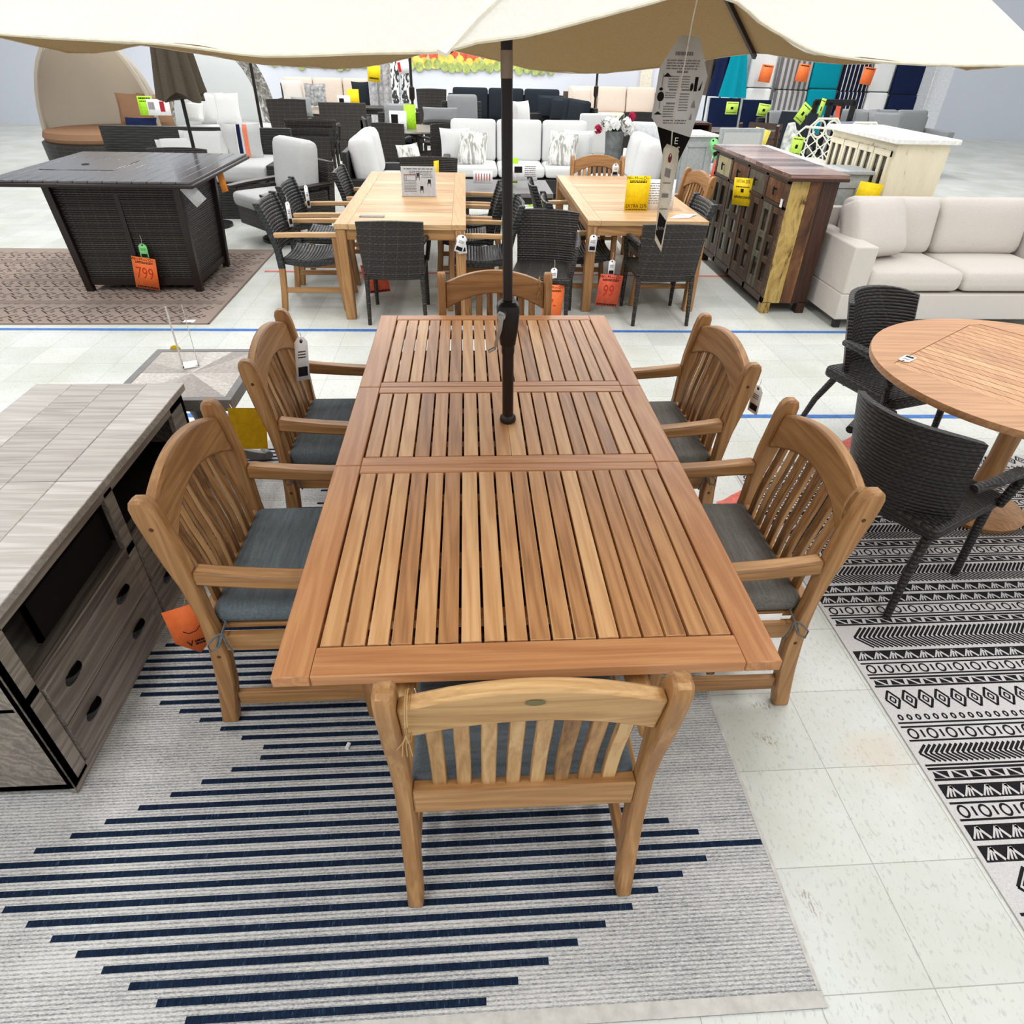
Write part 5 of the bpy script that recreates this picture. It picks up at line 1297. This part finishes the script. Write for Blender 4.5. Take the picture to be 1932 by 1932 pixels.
for i in range(4):
    a = -w_/2+.04+i*(w_-.08)/4; b_ = a+(w_-.08)/4-.01; m = MB(); md_ = (a+b_)/2
    for x0_, x1_ in ((a,a+.035),(md_-.022,md_+.022),(b_-.035,b_)): m.box(x0_,x1_,-.0,.022,.1,h_-.09)
    for z0_, z1_ in ((.1,.2),(.60,.64),(h_-.14,h_-.09)): m.box(a,b_,-.002,.022,z0_,z1_)
    dd = m.build('door', dist, cc, bevel=.003); m = MB(); m.box(a+.035,b_-.035,.016,.0195,.2,h_-.14); m.build('dark_pane', plain('dark cabinet glass',(48,42,34),.15,.5), dd)
t = card('sale_card', 'bright yellow card on the distressed cream cabinet, over the oatmeal sofa', 'card', .2, .22, M['yellow'], tuple(at(1646,345,6.15)), -.3, 0, .1)
# scroll armed grey bench and dark shelf
t = thing('scroll_bench', 'grey bench with scrolled arm beside the reclaimed sideboard', 'bench', (X(1335,8.35,340),8.45,0)); m = MB(); m.box(-.3,.35,-.2,.25,.38,.44); m.build('seat', M['grey_paint'], t, bevel=.01)
m = MB(); sp = [(-.1+.0,-.2,.40),(-.02,-.2,.58),(.10,-.2,.68),(.2,-.2,.66),(.22,-.2,.58),(.16,-.2,.54),(.12,-.2,.59)]; m.tube(sp,.028,10); m.build('scroll_arm', M['grey_paint'], t)
for x_ in (-.25,.3): m = MB(); m.box(x_-.03,x_+.03,-.18,-.12,0,.38); m.build('leg', M['grey_paint'], t)
t = thing('shelf_unit', 'dark brown open shelf unit behind the dove grey cabinet', 'shelf', (X(1330,10.2,290),11.0,0)); m = MB()
m.box(-.3,-.26,0,.35,0,1.0); m.box(.26,.3,0,.35,0,1.0); m.build('side_panel', M['dk_z'], t)
for z_ in (.1,.4,.7,.98): m = MB(); m.box(-.26,.26,0,.35,z_,z_+.03); m.build('shelf', M['dk_y'], t)
m = MB(); m.box(-.26,.26,.34,.35,0,1.0); m.build('back_panel', M['dark_hole'], t)
slab_table('dining_table', 'dark brown table behind the grey painted armchair', (X(1360,11.6),12.0,0), 0, 1.3, .8, .84, M['dk_y'], M['dk_z'])
def arm_chair_painted(label, u, y, w, h, rz):
    t = thing('armchair', label, 'armchair', (X(u,y),y,0), rz); g = M['grey_paint']
    m = MB(); m.box(-w/2,w/2,-.02,.03,.55,h); m.build('back_frame', g, t, bevel=.01); m = MB(); m.box(-w/2+.05,w/2-.05,-.03,-.015,.6,h-.05); m.build('back_panel', M['pale_fabric'], t)
    m = MB(); m.pad((0,.27,.47),(w,.55,.1),8,.1); m.build('seat', M['pale_fabric'], t)
    for sx in (-1,1):
        m = MB(); m.sweep([(sx*w/2,0,.72),(sx*(w/2+.02),.3,.70),(sx*(w/2+.02),.5,.66)],.05,.04); m.build('armrest', g, t, bevel=.01)
        for yy in (.02,.5): m = MB(); m.bar((sx*(w/2-.02),yy,.68),(sx*(w/2-.02),yy,0),.04,.04,(0,1,0)); m.build('leg', g, t)
    return t
arm_chair_painted('grey painted armchair with pale panel back, behind the reclaimed sideboard', 1410, 10.2, .66, 1.02, .12)
t = price_tag('hang_tag', 'lime green tag hanging from the scrolled chair by the reclaimed sideboard', tuple(at(1345,262,8.9)), 0, .10, .22, 0, -.45, M['green'], 0)
t = card('sale_card', 'coral orange card seen edge on beside the reclaimed sideboard', 'card', .10, .34, M['coral'], tuple(at(1355,303,8.2)), .3, 0, .12)
slat_c = thing('slat_chair', 'dark brown slatted chair behind the grey painted armchair', 'chair', (X(1448,11.0),11.0,0), -.6); m = MB()
for i in range(5): m.box(-.25,.25,-.1-.0*i,-.08,.5+i*.11,.58+i*.11,Matrix.Rotation(-.25,4,'X'))
m.build('back_slats', M['dk_y'], slat_c)
for sx in (-1,1):
    m = MB(); m.bar((sx*.27,-.26,1.02),(sx*.27,.1,.0),.04,.05,(0,1,0)); m.build('back_post', M['dk_z'], slat_c); m = MB(); m.bar((sx*.27,.45,.42),(sx*.27,.5,.0),.04,.05,(0,1,0)); m.build('leg', M['dk_z'], slat_c)
m = MB(); m.box(-.27,.27,-.02,.5,.40,.44); m.build('seat', M['dk_y'], slat_c)
t = card('sale_card', 'pale yellow card on the dark brown slatted chair', 'card', .22, .32, plain('pale yellow card',(244,222,110),.6,.2), tuple(at(1441,243,10.6)), -.3, 0, .2)
# ---- right back: navy loungers, cushions on the wall rack
M['pale_lime'] = plain('pale lime card', (200,236,96), .6, .3)
def lime_card(label, p, w, h, rz=0, roll=0):
    t = card('lime_tag', label, 'tag', w, h, M['pale_lime'], tuple(p), rz, -.05, roll, group='lime cards on the right hand furniture'); m = MB(); m.box(-w*.1,w*.12,-.0016,-.001,-h*.6,-h*.4); rows(m,-w*.4,w*.4,-h*.12,h*.05,1); rows(m,-w*.4,w*.4,-h*.85,h*.04,1); m.build('small_print', M['ink'], t, smooth=0)
def lounger(label, u, y, w, h, rz=0):
    t = thing('sun_lounger', label, 'sun lounger', (X(u,y,215),y,0), rz, 'navy sling sun loungers'); m = MB(); m.box(-w/2+.02,w/2-.02,-.012,.012,.36,h,Matrix.Rotation(-.08,4,'X')); m.build('sling_back', M['navy_fabric'], t)
    for sx in (-1,1): m = MB(); m.tube([(sx*w/2,.04,.33),(sx*w/2,.09,h)],.016,8); m.build('side_rail', M['grey_paint'], t)
    m = MB(); m.box(-w/2,w/2,.0,1.1,.31,.34); m.build('sling_seat', M['navy_fabric'], t)
    for sx in (-1,1):
        for yy in (.1,1.0): m = MB(); m.tube([(sx*(w/2-.03),yy,.32),(sx*(w/2-.03),yy,0)],.016,8); m.build('leg', M['grey_paint'], t)
lounger('navy sling lounger back at left with lime tag', 1367, 14.0, .62, 1.17); lounger('navy sling lounger back at right with lime tag', 1427, 14.0, .58, 1.15)
lime_card('lime card on the left navy lounger', at(1383,192,13.85), .23, .20); lime_card('lime card on the right navy lounger', at(1444,196,13.85), .23, .20, 0, .1)
def hang_canopy(label, u, mat, y=17.3, r=.24):
    t = thing('closed_umbrella', label, 'umbrella', (X(u,y,140),y,0)); m = MB(); rings = []
    for k in range(7):
        f = k/6; rings.append([((r*(1-.8*f))*(1+.2*math.sin(6*a))*math.cos(a), (r*(1-.8*f))*(1+.2*math.sin(6*a))*math.sin(a), 1.05+1.4*f) for a in [2*PI*i/36 for i in range(36)]])
    m.loft(rings); m.build('folded_canopy', mat, t); m = MB(); m.tube([(0,0,.04),(0,0,2.5)],.02,8); m.build('pole', M['blackmetal'], t); m = MB(); m.lathe([(0,0),(.25,0),(.25,.05),(.04,.08),(0,.08)],16); m.build('base', M['blackmetal'], t)
hang_canopy('closed taupe umbrella at the right back, left of the navy one', 1340, M['taupe_fabric']); hang_canopy('closed navy umbrella at the right back', 1366, M['navy_fabric'], 17.0, .3); hang_canopy('closed teal umbrella at the right back', 1388, M['teal_fabric'], 16.7, .28)
def stripe_mat(name, a, b_, per, fr_):
    t = NT(name); x = t.xyz(t.coord()); f = t.math('LESS_THAN', t.math('FRACT', t.math('DIVIDE', x[0], per)), fr_); return t.out(t.mix(f, a, b_), .9, .1)
gs = stripe_mat('grey striped cushion', (178,176,174), (104,102,104), .125, .5); ns = stripe_mat('navy striped cushion', (26,30,50), (206,206,206), .095, .22)
rk = thing('display_rack', 'white upright rack holding the tall lounger cushions', 'rack', (0,17.2,0)); m = MB(); m.box(X(1402,17.2,150),X(1800,17.2,150),.10,.14,.2,2.3); m.build('back_board', plain('rack board',(226,228,232),.6,.3), rk)
m = MB()
for u in (1404,1458,1527,1582,1641,1687,1760): x_ = X(u,17.2,150); m.tube([(x_,0,0),(x_,0,2.3)],.02,8)
m.build('rack_posts', M['white_paint'], rk)
def tall_cushion(label, u0, u1, mat, vf=None):
    y = 17.0; a, b_ = X(u0,y,160), X(u1,y,160); zf = Z(vf or 170, y, (u0+u1)/2); t = thing('lounger_cushion', label, 'cushion', ((a+b_)/2,y,0), 0, 'tall lounger cushions on the white rack')
    m = MB(); m.pad((0,0,zf+.55),(b_-a,.12,1.1),9,.1); m.build('back_section', mat, t); m = MB(); m.pad((0,-.03,(zf+.02)/2),(b_-a,.14,zf-.02),9,.1); m.build('seat_section', mat, t)
    m = MB(); m.tube([(-(b_-a)/2,-.05,zf),((b_-a)/2,-.05,zf)],.012,6); m.build('fold_seam', M['char_fabric'], t)
tall_cushion('white tall lounger cushion at the left of the rack', 1407, 1455, M['white_fabric'], 166); tall_cushion('grey striped tall lounger cushion', 1462, 1524, gs, 170); tall_cushion('teal tall lounger cushion', 1526, 1579, M['teal_fabric'], 168); tall_cushion('navy pinstriped tall lounger cushion', 1583, 1636, ns, 173); tall_cushion('white tall lounger cushion at the right of the rack', 1638, 1678, M['white_fabric'], 174); tall_cushion('plain navy tall lounger cushion at the right edge', 1683, 1735, M['navy_fabric'], 180)
for u, v, l in ((1450,122,'orange card hanging on the left white lounger cushion'),(1520,121,'orange card hanging between the striped and teal cushions'),(1643,127,'orange card hanging at the navy pinstriped cushion')):
    t = card('clearance_card', l, 'card', .27, .32, M['orange'], tuple(at(u,v,16.7)), 0, 0, .1, group='orange cards on the cushion rack'); m = MB(); rows(m,-.1,.1,-.03,.025,1); m.build('small_print', M['ink'], t); string(t, [(0,0,0),(.02,.05,.15)])
# ---- right back seating
sofa('armchair', 'dark armchair with grey pillow in front of the grey striped cushion', (X(1482,13.3),13.6,0), .3, w=.9, d=.8, h=.98, sh=.5, ah=.7, aw=.1, n=1, frame='wicker_char', cush='grey_fabric', cat='armchair', legs=False)
lg = thing('sling_chair', 'black sling recliner with lime tag in front of the teal cushion', 'chair', (X(1515,11.6),11.9,0), -.7); m = MB(); m.box(-.3,.3,-.02,.0,.35,1.15,Matrix.Rotation(-.35,4,'X')); m.build('sling_back', M['char_fabric'], lg); m = MB(); m.box(-.3,.3,-.1,.5,.38,.41); m.build('seat', M['char_fabric'], lg)
for sx in (-1,1): m = MB(); m.tube([(sx*.3,-.3,1.1),(sx*.3,.05,.4),(sx*.3,.4,0)],.018,8); m.build('side_frame', M['blackmetal'], lg)
lime_card('pale lime card lying askew on the black sling recliner', at(1526,198,11.6), .17, .27, .1, .55)
fc = thing('frame_chair', 'black square framed chair in front of the navy pinstriped cushion', 'chair', (X(1574,12.8),12.8,0), .1); m = MB()
for a_, b_ in (((-.36,0,.4),(-.36,0,1.22)),((.36,0,.4),(.36,0,1.22)),((-.38,0,1.2),(.38,0,1.2)),((-.09,0,.4),(-.09,0,1.2)),((.12,0,.4),(.12,0,1.2))): m.bar(a_,b_,.09,.04,(0,1,0))
m.build('back_frame', M['blackmetal'], fc); m = MB(); m.box(-.36,.36,-.5,.02,.36,.42); m.build('seat', M['blackmetal'], fc)
for sx in (-1,1):
    for yy in (-.46,-.02): m = MB(); m.bar((sx*.33,yy,.36),(sx*.33,yy,0),.05,.05,(0,1,0)); m.build('leg', M['blackmetal'], fc)
lime_card('lime card seen at a slant on the black square framed chair', at(1556,186,12.6), .10, .30, .3, .2)
t = card('clearance_card', 'coral card curling on the black square framed chair', 'card', .16, .24, M['coral'], tuple(at(1583,200,12.5)), .6, 0, .1, curl=.06)
def white_chair(label, u, y, kind, w=.5, h=.9, rz=0):
    t = thing('metal_chair', label, 'chair', (X(u,y,240),y,0), rz, 'white metal patio chairs at right'); wm_ = plain('cream enamel',(236,236,222),.4,.4); r = .016
    m = MB(); m.tube([(-w/2,0,.42),(-w/2,-.03,h-.1),(-w/2+.1,-.04,h),(w/2-.1,-.04,h),(w/2,-.03,h-.1),(w/2,0,.42)],r,8); m.build('back_frame', wm_, t); m = MB()
    if kind == 'lattice':
        for i in range(-2,3): m.tube([(max(-w/2,-w/2+i*.16),-.015,.44+max(0,-i)*.15),(min(w/2,w/2+i*.16),-.03,h-.05-max(0,i)*.15)],.008,6); m.tube([(max(-w/2,-w/2+i*.16),-.03,h-.05-max(0,-i)*.15),(min(w/2,w/2+i*.16),-.015,.44+max(0,i)*.15)],.008,6)
    else:
        for sx in (-1,1): m.tube([(sx*.11+.10*math.cos(a),-.035,h-.14+.115*math.sin(a)) for a in [2*PI*i/20 for i in range(21)]],.014,8); m.tube([(sx*.10,-.03,h-.26),(sx*.05,-.02,.6),(sx*.12,-.01,.45)],.012,8)
    m.build('back_lattice' if kind=='lattice' else 'back_scroll', wm_, t); m = MB(); m.box(-w/2,w/2,-.02,.44,.42,.45); m.build('seat', wm_, t)
    for sx in (-1,1):
        for yy in (0,.42): m = MB(); m.tube([(sx*(w/2-.01),yy,.43),(sx*(w/2),yy,0)],r,8); m.build('leg', wm_, t)
    return t
white_chair('white lattice back metal chair behind the cream cabinet', 1545, 10.4, 'lattice', .56, 1.02, PI-.5)
white_chair('white scroll back metal chair at left, in front of the black framed chair', 1556, 11.6, 'scroll', .52, 1.05, .1); white_chair('white scroll back metal chair at right, with lime tag', 1628, 11.4, 'scroll', .56, 1.02, .1)
wrapc = thing('wrapped_chair', 'plastic wrapped white chair standing left of the lattice chair', 'chair', (X(1492,10.6,250),10.6,0)); m = MB(); m.tube([(0,0,0),(0.0,0,.5),(.01,0,.9),(-.02,0,1.06)],[.10,.11,.10,.05],12); m.build('wrapped_back', plain('plastic wrap',(206,210,204),.15,.8,var=.16,vs=14), wrapc)
lime_card('lime card hanging on the white lattice chair', at(1508,258,10.0), .17, .24, 0, .08); lime_card('lime card on the right white scroll chair', at(1640,238,10.9), .11, .13, 0, -.3)
sofa('sofa', 'grey sofa with grey pillows at the far right', (X(1690,13.4),14.0,0), .1, w=2.2, d=.9, h=1.0, sh=.5, ah=.75, aw=.14, n=3, frame='grey_fabric', cush='grey_fabric', legs=False)
throw('grey pillow at left on the far right grey sofa', M['grey_fabric'], (X(1634,13.2,215),13.1,.88), .56, .44, .16, -.3, .3); throw('grey pillow at right on the far right grey sofa', M['grey_fabric'], (X(1668,13.0,220),12.9,.84), .6, .5, .18, -.4, -.2)
throw('blue grey small pillow before the far right grey sofa', fabric('blue grey', (150,156,172)), (X(1605,12.6,225),12.6,.76), .5, .4, .16, -.4, .4)
# ---------------------------------------------------------------- signs and tags in the middle distance
t = card('sale_sign', 'yellow sale sign reading EXTRA 25% standing on the right teak table', 'sign', .205, .272, M['yellow'], (1.455,6.0,1.022), .03, -.06); moving_sign(t, .205, .272, extra='EXTRA 25%')
t = card('info_sign', 'white printed sign behind the yellow sale sign on the right teak table', 'sign', .26, .24, M['paper'], (1.66,6.03,.992), .03, -.08); m = MB(); rows(m,-.11,.11,-.03,.008,9,1.4); m.build('small_print', M['inkgrey'], t)
t = thing('info_sign', 'white product sign in clear holder on the left teak table', 'sign', (-.44,6.52,.752)); t.rotation_euler = (-.22,0,0)
m = MB(); m.box(-.155,.155,.002,.004,0.0,.245); m.build('paper', M['paper'], t); m = MB(); m.box(-.16,.16,-.004,-.001,-.001,.25); m.box(-.16,.16,-.001,.075,-.001,.003); m.build('acrylic_holder', M['clear'], t)
m = MB(); rows(m,-.13,.13,.225,.010,1,y=.0012); rows(m,-.08,.12,.205,.006,3,1,y=.0012); rows(m,-.13,-.02,.13,.006,8,1.1,y=.0012); rows(m,.03,.13,.17,.006,2,1,y=.0012); m.build('small_print', M['inkgrey'], t)
pic = plain('printed table picture',(178,128,112),.6,.2); m = MB(); m.box(-.13,-.02,.001,.0018,.172,.18)
for x_ in (-.128,-.11,-.025): m.box(x_-.003,x_+.003,.001,.0018,.135,.172)
m.build('table_picture', pic, t); m = MB()
for x_, z_ in ((.0,.165),(.10,.115),(.03,.06)): m.box(x_-.016,x_+.012,.001,.0018,z_-.002,z_+.026); m.box(x_-.02,x_+.012,.001,.0018,z_-.010,z_-.004); m.box(x_-.02,x_-.016,.001,.0018,z_-.03,z_); m.box(x_+.008,x_+.012,.001,.0018,z_-.03,z_)
m.build('chair_pictures', M['ink'], t)
m = MB(); m.box(-.10,.10,-.04,.05,0,.004); tag(m.build('plastic_sleeve', M['clear'], loc=(-.77,5.68,.7505)), 'clear plastic sleeve lying on the near edge of the left teak table', 'sleeve')
m = MB(); m.add([(-.12,-.07,0),(.05,-.06,.002),(.13,.05,.004),(-.02,.06,.002)],[(0,1,2,3)]); m.add([(-.05,.0,.004),(.12,.02,.006),(.16,.08,.006),(.02,.07,.005)],[(0,1,2,3)]); tag(m.build('paper_tags', M['paper'], loc=(1.80,5.77,.751), smooth=0), 'loose white paper tags lying on the right teak table', 'paper')
# price cards on furniture
t = card('clearance_card', 'orange clearance card priced 799 hanging on the tall dark bar table', 'card', .205, .275, M['orange'], (-2.855,6.075,.317), -.05, 0, .14); moving_sign(t, .205, .275, price='799'); 
price_tag('hang_tag', 'pale green tag above the orange 799 card on the bar table', (-2.835,6.085,.43), 0, .07, .125, 0, .05, M['green'], .07)
t = card('blank_card', 'blank grey white card hanging from the bar table top corner', 'card', .11, .17, plain('grey white card',(214,214,214),.5,.3), (-2.325,6.03,.905), .3, -.1, -.62)
t = card('clearance_card', 'orange card hanging under the far side of the bar table top', 'card', .07, .17, plain('amber card',(250,150,60),.6,.2), (-2.33,6.95,.865), .9, 0, -.12)
t = card('clearance_card', 'orange red card hanging behind the near wicker chair of the left teak table', 'card', .21, .25, M['coral'], (-.825,5.80,.345), 0, .05, -.12); moving_sign(t, .21, .25, price='7')
t = card('clearance_card', 'orange clearance card priced 99 hanging by the right teak table leg', 'card', .20, .265, M['coral'], (1.205,5.50,.345), .08, 0, .10); moving_sign(t, .2, .265, price='99')
text(t, '-', .075, -.09, .05, M['inkred'])
price_tag('hang_tag', 'white tag above the orange 99 card at the right teak table', (1.198,5.515,.462), 0, .055, .125, up=.06)
t = card('clearance_card', 'orange clearance card hanging on the arm of the free wicker armchair', 'card', .16, .30, M['orange'], (.675,5.12,.375), .1, 0, .06); moving_sign(t, .16, .30, price='7-')
price_tag('hang_tag', 'white tag above the orange card on the free wicker armchair', (.665,5.135,.50), 0, .05, .125, up=.06)
price_tag('hang_tag', 'white tag on the near left leg of the right teak table', (1.035,5.575,.645), 0, .065, .135, 0, .05, up=.05)
price_tag('hang_tag', 'front white tag of a pair on the near right leg of the left teak table', (-.035,5.37,.68), 0, .07, .135, 0, .35, up=.03)
price_tag('hang_tag', 'back white tag of a pair on the near right leg of the left teak table', (-.06,5.378,.68), 0, .07, .14, 0, -.12, up=.03)
price_tag('hang_tag', 'white tag on the back of the nearest left rope chair', (-1.50,5.96,.80), PI/2-.5, .05, .19, -.12, .1, up=.05)
price_tag('hang_tag', 'white tag on the back of the middle left rope chair', (-1.50,6.73,.80), PI/2-.5, .05, .19, -.12, .1, up=.05)
price_tag('hang_tag', 'white tag on the far teak chair of the right teak table', (1.64,7.90,.86), 0, .07, .12, up=.02)
# big printed hang tag and buff price tag hanging from the umbrella rib
bt_ = thing('umbrella_hang_tag', 'large pale eight sided printed tag hanging under the cream umbrella', 'tag', (.535,1.90,1.925))
prt = hood_mat('frosted tag', (246,249,252))
po = [(-.017,0),(.032,-.002),(.067,-.080),(.057,-.160),(.048,-.213),(-.043,-.190),(-.061,-.170),(-.056,-.065)][::-1]
m = MB(); m.prism(po, 0, .0008, 'y'); m.build('card', prt, bt_, smooth=0)
m = MB(); m.prism([(-.043,-.190),(.048,-.213),(.028,-.265),(.015,-.295),(0,-.295),(-.022,-.245)], 0, .0008, 'y'); m.build('black_foot', M['ink'], bt_, smooth=0)
text(bt_, 'E', .012, -.222, .022, M['paper']); text(bt_, 'S', .020, -.243, .022, M['paper'])
m = MB(); rows(m,-.022,.022,-.042,.0085,1); rows(m,-.040,.042,-.058,.0028,4,1.3); rows(m,-.012,.016,-.085,.005,1); rows(m,-.030,-.004,-.096,.0026,5,1.4); rows(m,.004,.024,-.096,.0026,5,1.4); rows(m,-.026,-.006,-.128,.004,1); rows(m,.006,.028,-.128,.004,1); rows(m,-.034,-.006,-.136,.0026,3,1.2); rows(m,.004,.028,-.138,.0026,7,1.6); rows(m,-.028,-.006,-.162,.004,1); rows(m,-.034,-.006,-.170,.0026,5,1.4); rows(m,-.03,.03,-.205,.0026,2,1.5); m.build('small_print', plain('soft print',(120,118,118),.7,.2), bt_, smooth=0).scale = (1,1,.86)
m = MB(); Yp = -.0011
m.add([(-.052,Yp,-.095),(-.042,Yp,-.085),(-.030,Yp,-.095)],[(0,1,2)]); m.box(-.0525,-.0515,-.0012,-.001,-.122,-.088); m.add([(-.053+.005*math.cos(a),Yp,-.124+.004*math.sin(a)) for a in [2*PI*i/10 for i in range(10)]],[tuple(range(10))])
m.add([(-.052+.009*math.cos(a),Yp,-.142+.012*math.sin(a)) for a in [2*PI*i/12 for i in range(12)]],[tuple(range(12))]); m.box(-.0525,-.0515,-.0012,-.001,-.172,-.155); m.add([(-.064,Yp,-.186),(-.054,Yp,-.178),(-.042,Yp,-.186)],[(0,1,2)])
up_ = m.build('umbrella_pictures', M['ink'], bt_, smooth=0); up_.scale = (1,1,.88); up_.location.x = .007; m = MB(); m.box(.037,.045,-.0012,-.001,-.128,-.094); m.add([(.031+.004*math.cos(a),Yp,-.118+.010*math.sin(a)) for a in [2*PI*i/12 for i in range(12)]],[tuple(range(12))]); m.add([(.048,Yp,-.126),(.054,Yp,-.126),(.057,Yp,-.102)],[(0,1,2)])
m.build('accessory_pictures', M['ink'], bt_, smooth=0).scale = (1,1,.88)
m = MB(); m.add([(.036,Yp,-.168),(.048,Yp,-.168),(.043,Yp,-.148)],[(0,1,2)]); m.build('upper_picture', M['inkgrey'], bt_, smooth=0).scale = (1,1,.88); m = MB(); m.add([(.036,Yp,-.198),(.043,Yp,-.198),(.041,Yp,-.180)],[(0,1,2)]); m.build('lower_picture', M['inkgrey'], bt_, smooth=0).scale = (1,1,.88)
rib = apex.lerp(Vector(tips[1]), .46)
kt = thing('umbrella_price_tag', 'long buff price tag hanging on white string below the large printed tag', 'tag', (.524,1.85,1.702))
po = [(-.014,0),(.018,-.010),(.021,-.032),(.013,-.264),(-.010,-.232),(-.021,-.012)][::-1]
m = MB(); m.prism(po, 0, .001, 'y'); m.build('card', M['kraft'], kt, smooth=0)
m = MB(); m.add([(-.001+.005*math.cos(a),-.0006,-.032+.011*math.sin(a)) for a in [2*PI*i/14 for i in range(14)]],[tuple(range(14))]); m.build('eyelet', plain('maroon eyelet',(110,40,46),.5,.3), kt, smooth=0)
m = MB(); m.add([(-.0085,-.0008,-.160),(.0135,-.0008,-.182),(.0095,-.0008,-.246),(-.0105,-.0008,-.216)],[(0,1,2,3)]); m.build('black_block', M['ink'], kt, smooth=0); text(kt, 'EVN', .001, -.202, .012, M['inkgrey'])
m = MB(); m.quad((-.009,-.0008,-.074),(.006,-.0008,-.078),(.006,-.0008,-.058),(-.009,-.0008,-.054)); rows(m,-.010,.010,-.09,.003,1); rows(m,-.009,.009,-.12,.010,1); rows(m,-.010,.012,-.153,.003,1); m.build('small_print', M['inkgrey'], kt, smooth=0)
sp_ = [Vector(kt.location)+Vector((-.001,-.002,-.028)), Vector((.528,1.885,1.74)), Vector((.536,1.89,1.86)), Vector((.541,1.89,1.96)), rib+Vector((0,0,.02))]
m = MB(); m.tube([p-kt.location for p in sp_], .0016, 6); st2 = m.build('string', M['string'], kt); st2.matrix_parent_inverse = Matrix()
# string must not turn with the tag: undo the tag's own rotation
st2.rotation_euler = kt.rotation_euler.to_matrix().inverted().to_euler()
